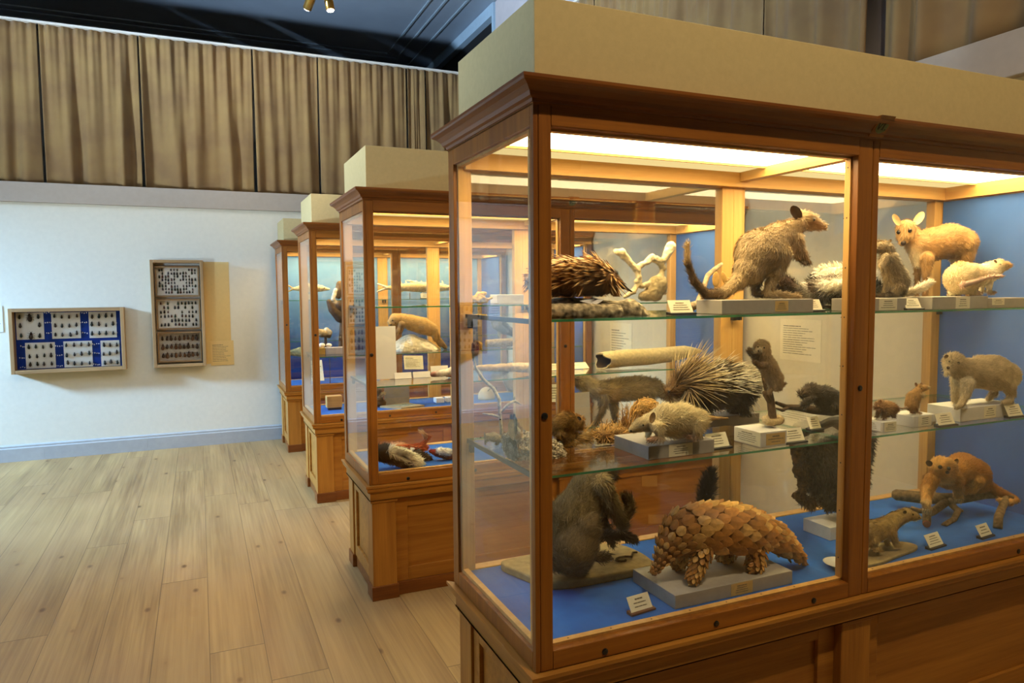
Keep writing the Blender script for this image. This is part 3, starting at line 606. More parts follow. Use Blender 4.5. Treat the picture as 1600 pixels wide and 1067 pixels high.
def cardholder(label, xc, y, z, w=.085, h=.045, rot=0.0, rows=4, tilt=.45, base=DARKM, group='tilted label cards'):
    """a name card leaning back in a small slotted foot"""
    T = thing('label_card', label, 'label', (xc, y, z+.0005), group); c, s = math.cos(rot), math.sin(rot)
    ex = np.array([c, s, 0]); ey = np.array([-s, c, 0]); o = np.array([xc, y, z+.0006]); up = np.array([0, 0, 1.]); ez = ey*math.sin(tilt)+up*math.cos(tilt); n = -ey*math.cos(tilt)+up*math.sin(tilt)
    pts = lambda q: [o+ex*a+ey*b+up*d for a, b, d in q]
    m = MB(); W = w/2+.006; m.hexa(pts([(-W, -.008, 0), (W, -.008, 0), (W, .016, 0), (-W, .016, 0)]), pts([(-W, -.008, .006), (W, -.008, .006), (W, .016, .010), (-W, .016, .010)])); m.build('foot', base, T, None, False, .001)
    b = o+up*.0075+ey*.0005; q = [b-ex*w/2, b+ex*w/2, b+ex*w/2+ez*h, b-ex*w/2+ez*h]; k = MB().hexa(q, [p-n*.0012 for p in q]).build('card', CARD, T)
    pl = MB(); printlines(pl, b+ez*h*.5+n*.0001, ex, ez, n, w, h, rows, int(xc*977)); pl.build('lettering', INK, k); return T
FR = lambda a, b, c=0, d=1, m=CARD, r=4: ('front', a, b, c, d, m, r)

# ------------------------------------------------------------------ top shelf of the nearest cabinet
def stone(name, label, cat, prims, cols, h=.006, k=.02, rough=.006, rs=40, sit=None, mat=ROCK, parent=None, speck=.35):
    V, Q, C, FL = body(prims, h, k, rough, rs, 3)
    if sit is not None: V[:, 2] = np.maximum(V[:, 2], sit+.0006)
    f = np.array([[mnoise.noise(Vector(p*90))] for p in V]); C = C*(1+speck*f*1.6); C = np.clip(C, 0, 1)
    T = parent or thing(name, label, cat, (V[:, 0].mean(), V[:, 1].mean(), V[:, 2].min())); mesh_np('stone' if 'stone' in name or 'rock' in name else 'body', V, Q, C, mat, T); return T, V, Q, C, FL
pr = limbs(.17, [(842, 486, 17, 900, 486, 17, 0, .02), (880, 483, 17, 985, 486, 15, 0, 0), (985, 486, 15, 1008, 494, 8, 0, 0), (850, 488, 14, 960, 489, 14, 0, -.07), (860, 484, 14, 1000, 488, 11, 0, .07)], ['94876c'])
T, RV, Q, C, FL = stone('rock_base', 'grey granite-like rock base under the spiny anteater on the top shelf', 'rock', pr, None, .0045, .03, .0028, 70, S1, ROCK, None, .7); rtop = S1+.056
for v in T.children[0].data.vertices: v.co.z = min(v.co.z, rtop-T.location.z)
hid = ['6b4a26', '3a2716', '8a5f2c', '2a1c12']
T, V, Q, C, FL, of = animal('spiny_anteater', 'brown spiny anteater with a thin beak walking on the grey rock base', 'stuffed animal', .17, hid,
    [(956, 444, 13, 925, 438, 23, 0), (925, 438, 24, 885, 441, 26, 0), (885, 441, 26, 850, 447, 19, 0), (966, 448, 8, 955, 444, 13, 3), (965, 449, 6.5, 974, 454, 3, 3), (974, 454, 3, 988, 462, 1.6, 3), (952, 448, 12, 962, 465, 5, 2, -.02), (905, 452, 9, 903, 466, 5, 2, -.03), (872, 455, 8, 869, 466, 5, 1, -.02), (930, 452, 9, 935, 464, 5, 1, .04), (880, 452, 9, 885, 464, 5, 1, .05), (940, 455, 12, 885, 458, 12, 1, .0)],
    .014, .005, rtop, dict(n=4500, L=.012, w=.0007, lift=.3, mask=lambda p, n: 1.0*(proj(p)[:, 0] < 968)), eyes=[(969, 447, 1.4)], claws=(CLAWD, [(903, 466, 914, 470, 1.8, -.03), (900, 467, 907, 472, 1.8, -.03), (871, 467, 884, 470, 1.8, -.02), (962, 466, 969, 470, 1.7, -.02)]))
top = lambda p, n: np.clip(n[:, 2]+.45, 0, 1)*(proj(p)[:, 0] < 962)*(proj(p)[:, 1] < 460)
a, f, c = quills(V, Q, C, FL, 520, .052, .0034, .34, top, [lin('3a2010'), lin('8a5c2a'), lin('d8b070'), lin('e6c88c'), lin('7a4c22')], .12, .2); raw('quills', cage(a, .2, None, rtop+.0005), f, c, HORN, T, 'stuff')
box_ = plinth('small grey plinth behind the rock base of the spiny anteater', .42, .56, .42, .52, S1, .032)
slip = MB(); q = [P(906, 470, .115), P(930, 476.5, .1), P(944, 468, .13), P(925, 465.5, .15)]; slip.hexa([p-np.array([0, 0, .0008]) for p in q], q); tag(slip.build('paper_slip', CARDW, None, q[0]), 'small white paper slip lying on the rock between the anteater claws', 'paper')
cardholder('label card between the spiny anteater rock and the kangaroo plinth on the top shelf', .548, .13, S1, .085, .04, .06)
cardholder('label card in front of the black and white skunk', 1.06, .12, S1, .075, .036, 0)
cardholder('label card left of the pouched rat plinth on the top shelf', 1.455, .065, S1, .075, .036, 0)

plinth('long grey plinth under the small kangaroo', .665, 1.03, .095, .215, S1, .043, GREYP, [FR(.565, .71, .12, .88, OLDCARD, 4)])
wal = ['a88f68', 'c2aa80', '7a6244', 'b49a6c', '57452f']
T, V, Q, C, FL, of = animal('small_kangaroo', 'grey-fawn small kangaroo standing upright with a curved tail on a grey plinth', 'stuffed animal', .155, wal,
    [(1256, 343, 13, 1268, 346, 10.5, 0), (1268, 346, 9.5, 1280, 350.5, 5.5, 0), (1280, 350.5, 5.5, 1289.5, 354.5, 3.6, 1), (1262, 351, 9, 1278, 355.5, 4, 1), (1254, 347, 11, 1240, 358, 13, 0), (1242, 355, 14, 1218, 370, 22, 0), (1218, 370, 22, 1187, 396, 37, 0), (1187, 396, 37, 1172, 420, 25, 0), (1174, 415, 22, 1156, 438, 13, 3), (1156, 438, 12, 1130, 459, 8, 3), (1130, 459, 8, 1104, 460, 6.5, 2), (1104, 460, 6.5, 1085, 440, 5.5, 2), (1085, 440, 5.5, 1074, 410, 4.5, 2), (1074, 410, 4.5, 1074, 382, 3.5, 3),
     (1214, 398, 22, 1211, 420, 16, 3, -.03), (1213, 420, 13, 1201, 453, 6, 3, -.03), (1200, 458, 6, 1225, 461, 4.5, 3, -.03), (1225, 461, 4.5, 1247, 463, 3.6, 3, -.03), (1186, 420, 12, 1180, 452, 6, 4, .045), (1180, 458, 5.5, 1212, 462, 4, 4, .045),
     (1243, 372, 12, 1250, 390, 7.5, 1, -.015), (1250, 390, 7, 1258, 402, 4.5, 0, -.015), (1258, 402, 4, 1264, 411, 2.6, 2, -.015), (1234, 378, 11, 1240, 396, 7, 1, .03), (1240, 396, 6, 1252, 406, 3.8, 2, .03), (1252, 406, 3.6, 1257, 412, 2.4, 2, .03), (1236, 372, 14, 1222, 392, 16, 1)],
    .010, .004, S1+.043, [dict(n=16000, L=.014, w=.0006, lift=.32, var=.18)], eyes=[(1273, 344, 3.1)], nose=(1291, 354, 2.2),
    claws=(CLAWD, [(1263, 410, 1266, 414, 1, -.015), (1261, 411, 1262, 416, 1, -.015), (1256, 411, 1258, 416, 1, .03), (1245, 463, 1251, 464.5, 1.4, -.03)]))
e0 = np.array(of)
ear(T, P(1253, 342, .14+AD)+e0, P(1236, 323, .13+AD)+e0, 17*mpp(P(1245, 333, .14+AD)), (-.5, -.8, .1), '5f4a34', 'a88f68'); ear(T, P(1256, 338, .175+AD)+e0, P(1253, 327, .19+AD)+e0, 10*mpp(P(1245, 333, .14+AD)), (.4, -.8, .2), '9a7a58', 'b49a70')

# branch with dry leaves behind the kangaroo's tail
T = thing('leafy_branch', 'small cut branch with two dry leaves behind the kangaroo tail', 'branch', P(1085, 486, .36)); bc = lin('a08d70')
m = MB(); m.tube([P(1076, 481, .33), P(1092, 474, .35), P(1099, 450, .38), P(1106, 430, .4), P(1118, 420, .4), P(1128, 412, .4)], [.016, .014, .009, .009, .009, .006], 10, bc); m.v = [(x, y, max(z, S1+.001)) for x, y, z in m.v]; m.build('twig', BARK, T, None, True)
MB().tube([P(1074.5, 479, .325), P(1076, 479, .33)], [.0125, .0135], 12).build('cut_end', plain('cut_wood', 'a8743c', .7, .2, 80), T)
lc = plain('dry_leaf', 'b08a48', .7, .2, 60)
for (u, v, u2, v2, w) in ((1119, 424, 1118, 449, .016), (1128, 424, 1135, 444, .012)):
    a, b = P(u, v, .385), P(u2, v2, .385); d = (b-a)/2; s = np.cross(d/np.linalg.norm(d), (0, -1, 0)); MB().ell((a+b)/2, (s*w, d, np.array([0, .002, 0])), 10, 8).build('leaf', lc, T, None, True)

pr = limbs(.4, [(1225, 483, 5, 1345, 483, 6, 0, 0), (1240, 482, 5, 1350, 482, 5, 0, .05)], ['6a4f35']); stone('bark_slab', 'flat brown bark slab under the black and white skunk', 'bark', pr, None, .005, .015, .004, 60, S1, BARK)
sk = ['1a1512', 'f1ead8', '4a3220', '8a8478']
animal('skunk', 'black and white skunk crouching behind the kangaroo plinth', 'stuffed animal', .4, sk,
    [(1320, 446, 27, 1285, 452, 22, 0), (1340, 452, 26, 1320, 446, 27, 0), (1362, 458, 16, 1340, 452, 22, 0), (1350, 432, 12, 1318, 429, 12, 1), (1318, 427, 10, 1288, 432, 12, 1, -.02), (1300, 440, 8, 1275, 448, 8, 2, -.05), (1325, 446, 10, 1285, 449, 9, 1, -.065), (1280, 455, 14, 1258, 460, 11, 1), (1258, 460, 10, 1240, 455, 9, 3), (1242, 455, 8, 1218, 442, 13, 2), (1310, 462, 10, 1308, 470, 5, 0, -.05), (1285, 463, 9, 1283, 471, 5, 0, -.04), (1340, 462, 10, 1342, 471, 5, 0, -.04), (1305, 462, 9, 1303, 470, 5, 0, .05)],
    .012, .005, S1+.012, [dict(n=9000, L=.026, w=.0008, lift=.4, var=.15)], kc=.004)

plinth('grey plinth under the upright ground squirrel', 1.19, 1.425, .07, .17, S1, .042, GREYP, [FR(.44, .80, .04, .96, CARD, 4)])
sq = ['8f7a58', 'c0ad88', '4a3a28', 'd8cbb0']
T, V, Q, C, FL, of = animal('ground_squirrel', 'grey-brown ground squirrel sitting upright with its head behind the door stile', 'stuffed animal', .12, sq,
    [(1385, 387, 9, 1376, 386, 8, 1), (1376, 386, 8, 1368, 390, 5, 0), (1386, 388, 9, 1389, 410, 13, 0), (1389, 410, 13, 1401, 440, 17, 0), (1401, 440, 17, 1400, 450, 15, 2), (1404, 448, 9, 1400, 460, 5, 0, -.02), (1398, 461, 4, 1386, 462, 3, 2, -.02), (1390, 448, 8, 1384, 460, 4, 0, .02), (1384, 461, 3.5, 1374, 462, 3, 2, .02), (1384, 402, 7, 1378, 414, 4, 1, -.02), (1378, 414, 3.5, 1380, 420, 2.5, 1, -.02), (1411, 458, 5, 1425, 456, 4, 1), (1425, 456, 4, 1440, 449, 5, 3), (1440, 449, 5, 1453, 442, 4, 3), (1395, 400, 5, 1412, 432, 6, 1, -.02)],
    .008, .004, S1+.042, [dict(n=6500, L=.014, w=.0006, lift=.35, var=.3)])
ear(T, P(1388, 381, .115+AD)+of, P(1393, 374, .115+AD)+of, .008, (-.4, -.9, 0), '4a3a2a', '6a563c')

dr = ['a47c4a', 'b08a58', 'd8c49c', '7a5830', 'ae8650']
T, V, Q, C, FL, of = animal('small_deer', 'tan young deer with large pale ears, standing at the back of the top shelf', 'stuffed animal', .42, dr,
    [(1415, 357, 14, 1414, 366, 13, 1), (1414, 368, 11, 1410, 379, 6, 1), (1427, 364, 11, 1432, 382, 15, 1, .03, .0), (1432, 382, 16, 1450, 383, 24, 0), (1450, 383, 25, 1482, 377, 25, 0), (1482, 377, 27, 1502, 380, 23, 0), (1502, 382, 20, 1508, 398, 13, 4, -.03), (1430, 388, 12, 1436, 408, 10, 2), (1436, 404, 10, 1434, 428, 4.5, 0, .035), (1434, 428, 4.3, 1432, 472, 3.2, 3, .035), (1448, 404, 11, 1447, 428, 5, 0, -.035), (1447, 428, 4.7, 1444, 474, 3.4, 3, -.035), (1494, 396, 13, 1497, 416, 7, 2, .04), (1497, 416, 5, 1500, 440, 4, 0, .04), (1500, 440, 4, 1494, 472, 3.2, 3, .04), (1508, 398, 12, 1511, 420, 6, 0, -.04), (1511, 420, 5, 1518, 440, 4, 0, -.04), (1518, 440, 4, 1510, 474, 3.3, 3, -.04), (1516, 376, 6, 1521, 392, 4, 0)],
    .012, .005, S1, [dict(n=12000, L=.014, w=.0006, lift=.25, var=.15)], eyes=[(1402.5, 364, 3.3), (1423.5, 361.5, 3.3)], nose=(1409, 381, 4.2))
for b, t, w in (((1407, 352), (1395, 335), 11), ((1428, 351), (1444, 331), 13)): ear(T, P(*b, .40+AD)+of, P(*t, .40+AD)+of, w*mpp(P(1420, 350, .4+AD)), (-.45, -.9, .1), 'b89c70', '8a6638')

plinth('grey plinth under the cream pouched rat with the long bare tail', 1.545, 1.84, .065, .17, S1, .044, GREYP, [FR(.41, .66, .03, .97, CARD, 4)])
rt = ['dcc596', 'c89a58', 'efe2c0', 'c4a088']
T, V, Q, C, FL, of = animal('pouched_rat', 'cream and ginger pouched rat with a long bare tail on a grey plinth', 'stuffed animal', .145, rt,
    [(1502, 440, 24, 1520, 437, 19, 0), (1520, 437, 18, 1545, 432, 14, 2), (1545, 428, 13, 1560, 421, 10, 0), (1560, 420, 9.5, 1577, 419, 3.6, 1), (1500, 424, 10, 1525, 426, 8, 1), (1546, 438, 7, 1545, 459, 3.5, 2, -.02), (1545, 461, 3, 1552, 462, 2.5, 3, -.02), (1536, 440, 6, 1533, 460, 3.2, 2, .03), (1497, 450, 11, 1486, 462, 5, 2, .02), (1515, 450, 12, 1519, 461, 5, 0, -.03), (1519, 462, 4, 1530, 463, 3, 3, -.03), (1504, 450, 5, 1530, 443, 3.2, 3, -.05, -.06), (1530, 443, 3.2, 1545, 438, 2.3, 3, -.06), (1545, 438, 2.3, 1566, 435.5, 1.7, 3, -.06)],
    .008, .004, S1+.044, [dict(n=8000, L=.011, w=.0006, lift=.3, var=.14, mask=lambda p, n: 1.0*(np.hypot(proj(p)[:, 0]-540, 0) > 0)*((proj(p)[:, 1] < 436) | (proj(p)[:, 1] > 450) | (proj(p)[:, 0] < 1506)))], eyes=[(1564, 416, 1.7)], nose=(1577, 418.5, 1.6))
ear(T, P(1558, 415, .11+AD)+of, P(1553, 411, .11+AD)+of, .010, (-.4, -.9, 0), 'b08a60', 'c8a878')
plinth('grey plinth at the right edge of the view on the top shelf', 1.87, 2.1, .07, .17, S1, .036, GREYP, [FR(.0, .3, .3, .95, CARD, 3)])

# ------------------------------------------------------------------ middle shelf
pr = limbs(.26, [(772, 705, 16, 835, 702, 18, 0), (835, 700, 20, 862, 706, 16, 0), (795, 690, 14, 850, 693, 14, 0, .04), (765, 700, 8, 770, 712, 8, 0, -.03), (845, 706, 14, 872, 714, 9, 0, -.02)], ['a4967c'])
V, Q, C, FL = body(pr, .005, .025, .012, 60, 5); V = cage(V, .2); V[:, 2] = np.maximum(V[:, 2], S2+.0007); f = np.array([[mnoise.noise(Vector(p*70))] for p in V]); C = np.clip(C*(1+.7*f), .02, 1)
T = thing('lichen_mound', 'crumbly lichen-covered mound at the left end of the middle shelf', 'mound', (V[:, 0].mean(), V[:, 1].mean(), S2)); mesh_np('mound', V, Q, C, ROCK, T)
a, fs, c = strands(V, Q, np.broadcast_to(lin('c0b294'), C.shape), FL, 5200, .008, .0022, .7, 1.2, .45, curl=.3); a[:, 2] = np.maximum(a[:, 2], S2+.001); raw('lichen', cage(a, .2, None, S2+.001), fs, c, HAIR, T, 'stuff')
a, fs, c = strands(V, Q, np.broadcast_to(lin('8a6434'), C.shape), FL, 700, .014, .0007, .6, 1.2, .4, mask=lambda p, n: np.exp(-((proj(p)[:, 0]-790)/22)**2)); a[:, 2] = np.maximum(a[:, 2], S2+.001); raw('dry_moss', cage(a, .2), fs, c, HAIR, T, 'stuff')
ch = ['c89c60', 'f6ecd0', '7a4e28', 'd0a86c']
animal('chipmunk', 'chipmunk with a white back stripe crouching on the lichen mound', 'stuffed animal', .25, ch,
    [(784, 660, 8, 797, 668, 13, 0), (797, 668, 13, 803, 676, 13, 3), (786, 655, 6.5, 778, 655, 4.5, 0), (785, 653, 3.2, 798, 658, 3.4, 1, -.022, -.03), (798, 658, 3.4, 809, 673, 3.2, 1, -.03, -.024), (787, 650, 3, 802, 655, 3, 2, -.018), (802, 655, 3, 813, 670, 3, 2, -.018, -.012), (784, 657, 3, 795, 663, 3, 2, -.034), (795, 663, 3, 804, 676, 3, 2, -.036, -.03), (790, 672, 5, 785, 680, 3, 0, -.03)],
    .004, .003, None, dict(n=3000, L=.006, w=.0005, lift=.15), eyes=[(779, 654, 1.2)], kc=.0025)
animal('shrew', 'small pale shrew-like animal with a pointed snout beside the lichen mound', 'stuffed animal', .36, ['a08c68', '5c4a34'],
    [(741, 684, 1.5, 755, 681, 4.5, 0), (755, 681, 4.5, 770, 681, 6, 0), (770, 681, 6, 782, 684, 5, 0), (760, 684, 3, 757, 690, 2, 1), (778, 686, 3, 776, 692, 2, 1)], .006, .003, S2, dict(n=1500, L=.008, w=.0005, lift=.3), eyes=[(751, 679, 1.1)])
T = thing('bleached_branch', 'bleached forked branch rising behind the lichen mound', 'branch', P(785, 660, .4)); wc = lin('b9ad98'); Yb = .56
m = MB(); m.tube([P(734, 548, Yb), P(743, 574, Yb), P(755, 593, Yb), P(771, 607, Yb), P(780, 624, Yb), P(781, 645, Yb), P(783, 668, Yb), P(784, 706, Yb)], [.003, .005, .006, .006, .007, .006, .006, .007], 8, wc)
m.tube([P(781, 645, Yb), P(794, 632, Yb), P(804, 626, Yb), P(814, 632, Yb)], [.005, .005, .006, .002], 8, wc); m.tube([P(804, 626, Yb), P(803, 616, Yb)], [.005, .002], 8, wc)
m.tube([P(754, 646, Yb), P(768, 648, Yb), P(782, 652, Yb)], [.002, .004, .005], 8, wc); m.tube([P(768, 605, Yb), P(762, 611, Yb)], [.004, .002], 8, wc); m.v = [(max(x, .046), y, max(z, S2+.001)) for x, y, z in m.v]; m.build('limb', BARK, T, None, True)
animal('perched_bird', 'small red-brown bird with a yellow throat perched on the bleached branch', 'stuffed bird', .56, ['7a3418', 'e2b040', '3a2416'],
    [(742, 541, 6.5, 741, 548, 7, 0), (745, 536, 4.5, 742, 541, 6, 2), (748, 537, 3, 750, 543, 2.5, 1), (749, 535, 2, 752, 536, .8, 1), (738, 550, 5, 736, 560, 2, 2), (737, 540, 3, 735, 550, 3, 0)], .003, .0022, None, dict(n=900, L=.008, w=.0008, lift=.15), eyes=[(748, 534, .9)], kc=.003)
pr = limbs(.31, [(872, 694, 8, 894, 688, 8, 0), (890, 688, 9, 916, 682, 8, 0), (872, 690, 7, 905, 684, 6, 0, .03)], ['b59a68']); T, V, Q, C, FL = stone('bark_strip', 'pale fibrous bark strip under the small brown rodent', 'bark', pr, None, .004, .015, .003, 60, S2, BARK)
a, fs, c = strands(V, Q, np.broadcast_to(lin('b58c48'), C.shape), FL, 350, .04, .0007, .2, .6, .35); a[:, 2] = np.maximum(a[:, 2], S2+.001); raw('fibres', a, fs, c, HAIR, T, 'stuff')
T, V, Q, C, FL, of = animal('hunched_rodent', 'small hunched brown rodent sitting on the pale bark strip', 'stuffed animal', .31, ['b88a44', 'a07634', 'd0aa68'],
    [(901, 660, 11, 885, 662, 17, 0), (885, 662, 18, 876, 667, 15, 1), (902, 660, 10, 907, 666, 5, 2), (890, 675, 6, 894, 680, 3, 2, -.02), (876, 676, 7, 880, 681, 4, 1, -.02)], .008, .0035, None, dict(n=5000, L=.013, w=.0006, lift=.35))
ear(T, P(902, 651, .29+AD)+of, P(908, 656, .28+AD)+of, .010, (-.3, -.9, .3), '3a2614', '8a6028')

# dormouse-style grass nest
T = thing('grass_nest', 'round nest of dry grass on a bundle of stalks between the small rodents', 'nest', (P(985, 690, .38))); sc_ = lin('c89a50'); m = MB(); rnd = random.Random(4); cc = P(1010, 645, .38)
for i in range(420):
    ax = np.array([rnd.gauss(0, 1), rnd.gauss(0, 1), rnd.gauss(0, 1)]); ax /= np.linalg.norm(ax); s = np.cross(ax, (.3, .5, .8)); s /= np.linalg.norm(s); t = np.cross(ax, s); R = 24*mpp(cc)*rnd.uniform(.8, 1.03); a0 = rnd.uniform(0, 6.28); off = ax*R*rnd.uniform(-.6, .6); rr = math.sqrt(max(.05, 1-(np.linalg.norm(off)/R)**2))*R; kk = rnd.uniform(.6, 1.25)
    m.tube([cc+off+(s*math.cos(a0+q*.32)+t*math.sin(a0+q*.32)*.95)*rr*(1+(.25 if q == 6 and i % 5 == 0 else 0)) for q in range(7)], .0014, 4, tuple(x*kk for x in sc_), False)
m.ell(cc, np.eye(3)*20*mpp(cc), 12, 8, lin('7a5a2c')); m.build('nest_ball', HAIR, T, None, False, 0, 'stuff')
m = MB()
for i in range(70):
    b = P(976+rnd.uniform(-7, 9), 690, .36+rnd.uniform(-.02, .03)); tp = P(981+rnd.gauss(0, 10), 628+rnd.uniform(-8, 30), .36+rnd.gauss(0, .02)); kk = rnd.uniform(.6, 1.3); b[2] = max(b[2], S2+.003)
    m.tube([b, b*.6+tp*.4+np.array([rnd.gauss(0, .003), 0, 0]), tp*.8+b*.2, tp+np.array([rnd.gauss(0, .012), 0, -.006])], [.0013, .0013, .001, .0005], 4, tuple(x*kk for x in sc_), False)
m.build('stalks', HAIR, T, None, False, 0, 'stuff')
pr = limbs(.34, [(938, 682, 10, 962, 686, 11, 0), (962, 684, 12, 982, 690, 10, 0), (945, 674, 7, 968, 674, 8, 1, .02), (985, 680, 9, 1010, 676, 10, 0, .04)], ['7a5a36', 'a07a48']); V, Q, C, FL = body(pr, .0045, .012, .006, 70, 2); V[:, 2] = np.maximum(V[:, 2], S2+.0006); mesh_np('turf', V, Q, C, BARK, T)
a, fs, c = strands(V, Q, np.broadcast_to(lin('b98e4a'), C.shape), FL, 900, .035, .0008, .7, 1.3, .4, curl=.4); a[:, 2] = np.maximum(a[:, 2], S2+.001); raw('grass', a, fs, c, HAIR, T, 'stuff')

plinth('grey plinth under the cream bandicoot on the middle shelf', .40, .635, .085, .27, S2, .040, GREYP, [FR(.30, .66, .05, .96, CARD, 4)])
bd = ['e0cc98', 'd0b478', 'efe0b4', 'c8a080', 'b8935a']
T, V, Q, C, FL, of = animal('bandicoot', 'cream bandicoot with a long snout and thin tail on a grey plinth', 'stuffed animal', .175, bd,
    [(986, 675, 4.5, 1000, 667, 10, 1), (1000, 667, 10, 1014, 663, 14, 0), (1014, 664, 13, 1036, 658, 21, 0), (1036, 659, 20.5, 1064, 657, 21.5, 0), (1064, 657, 21.5, 1088, 660, 16, 0), (1092, 655, 6, 1112, 656, 3.4, 4), (1112, 656, 3.4, 1138, 656, 1.4, 4), (1026, 670, 9, 1030, 682, 5, 0, -.03), (1030, 686, 4.2, 1014, 690, 3.4, 3, -.035), (1085, 666, 10, 1090, 677, 5.5, 0, -.03), (1090, 682, 4, 1076, 686, 3.2, 3, -.03), (1015, 672, 7, 1012, 684, 4, 2, .05), (1070, 670, 9, 1062, 682, 4.5, 4, .05), (1048, 672, 12, 1075, 670, 12, 2)],
    .010, .0045, S2+.040, [dict(n=9500, L=.022, w=.0006, lift=.2, var=.14, mask=lambda p, n: 1.0*((proj(p)[:, 0] < 1100) & (proj(p)[:, 0] > 1026) & (proj(p)[:, 1] < 682))), dict(n=3500, L=.007, w=.0005, lift=.2, var=.14, mask=lambda p, n: 1.0*(proj(p)[:, 0] < 1030))], eyes=[(1005, 666, 1.8)], nose=(985, 675.5, 2),
    claws=(CLAW, [(1014+i*4, 692+i*.6, 1009+i*4, 695+i*.5, 1.2, -.035) for i in range(4)]))
ear(T, P(1017, 664, .135+AD)+of, P(1022, 647, .13+AD)+of, 10*mpp(P(1018, 660, .15+AD)), (-.8, -.5, 0), 'b08850', 'd8bc84'); ear(T, P(998, 660, .22+AD)+of, P(996, 650, .23+AD)+of, 7*mpp(P(1018, 660, .15+AD)), (-.8, -.5, 0), 'b08850', 'd8bc84')
cardholder('label card between the bandicoot and the stick climber', .675, .11, S2, .083, .044, .05)

plinth('grey plinth under the crested porcupine', .80, 1.10, .40, .54, S2, .036, GREYP)
pc = ['5a4226', '3a2818', '7a5a34', '8a6a44']
T, V, Q, C, FL, of = animal('crested_porcupine', 'brown crested porcupine with banded quills raised over its back', 'stuffed animal', .43, pc,
    [(1046, 611, 8, 1066, 602, 14, 2), (1066, 600, 15, 1090, 600, 25, 0), (1090, 600, 26, 1122, 603, 32, 0), (1122, 603, 32, 1155, 606, 26, 1), (1155, 606, 22, 1168, 604, 12, 1), (1080, 616, 14, 1083, 640, 6, 1, -.03), (1102, 622, 13, 1104, 640, 6, 1, .04), (1156, 618, 15, 1162, 640, 7, 1, -.03), (1150, 622, 12, 1148, 640, 6, 1, .05), (1100, 622, 14, 1150, 624, 13, 1)],
    .014, .0055, S2+.036, [dict(n=9000, L=.03, w=.0008, lift=.3, var=.3)], eyes=[(1057, 601, 1.9)], nose=(1044, 611, 2.6))
q_ = lambda p: proj(p)
a, f, c = quills(V, Q, C, FL, 260, .13, .0014, .62, lambda p, n: ((q_(p)[:, 0] > 1052) & (q_(p)[:, 0] < 1090) & (n[:, 2] > .1))*1.0, [lin('5a4226'), lin('7a6040'), lin('b89c6c'), lin('d8c08c')], .14)
a2, f2, c2 = quills(V, Q, C, FL, 520, lambda p: .085 if q_(p)[0] > 1120 else .06, .0019, .5, lambda p, n: (q_(p)[:, 0] > 1105)*np.clip(n[:, 2]+.3, 0, 1)*1.0, [lin('2e2015'), lin('d8cdb0'), lin('3a281a'), lin('cfc0a0'), lin('efe6d0')], .2)
raw('quills', cage(np.concatenate([a, a2]), .4, 1.2, S2+.037), f+[tuple(i+len(a) for i in q) for q in f2], np.concatenate([c, c2]), HORN, T, 'stuff')

plinth('small white plinth with old labels under the stick climber', .80, .905, .07, .19, S2, .048, WHITEP, [FR(.2, .93, .12, .88, OLDCARD, 3), ('side', .02, .98, .06, .97, CARD, 5)])
st = ['a8895a', 'c0a06c', '8a6c48', 'd0bc90']
Ys = .135
T, V, Q, C, FL, of = animal('stick_climber', 'small grey-brown climbing animal clinging to an upright stick', 'stuffed animal', Ys-.015, st,
    [(1190, 543, 12.5, 1191, 549, 12.5, 1), (1192, 555, 11, 1200, 572, 13.5, 0), (1200, 572, 13.5, 1210, 592, 13.5, 0), (1210, 592, 13, 1213, 602, 9, 1), (1186, 547, 5, 1182, 549, 3.5, 3, -.018), (1192, 562, 6, 1182, 560, 5, 2), (1182, 560, 5, 1172, 549, 5, 2), (1196, 570, 6, 1188, 572, 4.5, 2, -.015), (1188, 572, 4.5, 1180, 566, 4, 2, -.015), (1212, 600, 7, 1216, 605, 5, 1, -.01), (1216, 605, 4.5, 1224, 600, 3, 2, -.01), (1206, 602, 6, 1203, 612, 3.5, 0)],
    .008, .0035, None, dict(n=5200, L=.009, w=.0006, lift=.25, var=.14), eyes=[(1184, 540, 1.5), (1194, 541, 1.5)], nose=(1187, 547, 1.4))
m = MB(); m.tube([P(1192, 575, Ys+.03), P(1198, 600, Ys+.02), P(1204, 625, Ys), P(1207, 650, Ys), P(1208, 662, Ys)], [.010, .012, .0125, .013, .0135], 12, lin('6a5236')); m.tube([P(1203, 628, Ys), P(1196, 617, Ys-.005), P(1194, 612, Ys-.005)], [.009, .008, .007], 10, lin('6a5236'))
m.build('stick', BARK, T, None, True); MB().tube([P(1208, 661, Ys), np.array([P(1208, 664, Ys)[0], Ys, S2+.049])], [.009, .009], 10, lin('3a2618')).build('stick_foot', BARK, T, None, True)
V, Q, C, FL = body(limbs(Ys, [(1208+12*math.cos(t), 656+4*math.sin(t), 5, 1208+12*math.cos(t+.8), 656+4*math.sin(t+.8), 5, 0, -.022*math.sin(t), -.022*math.sin(t+.8)) for t in [i*.8 for i in range(8)]], ['d0b886']), .0025, .003); mesh_np('tail', V, Q, C, FUR, T, True)
a, f, c = strands(V, Q, C, FL, 1500, .006, .0005, .3); raw('tail_fur', a, f, c, HAIR, T)
cardholder('label card right of the white plinth of the stick climber', .947, .075, S2, .078, .042, 0)
T = thing('driftwood', 'dark forked driftwood at the back of the middle shelf', 'driftwood', P(1260, 662, .36)); m = MB(); dw = lin('4a3826')
m.tube([P(1212, 650, .3), P(1228, 656, .32), P(1245, 657, .35), P(1270, 660, .36), P(1300, 662, .38), P(1330, 655, .4), P(1345, 640, .4)], [.006, .009, .012, .016, .018, .014, .008], 10, dw); m.tube([P(1300, 660, .38), P(1318, 640, .4), P(1326, 612, .42)], [.012, .01, .006], 10, dw); m.tube([P(1230, 657, .32), P(1222, 662, .29), P(1212, 659, .27)], [.007, .006, .003], 8, dw)
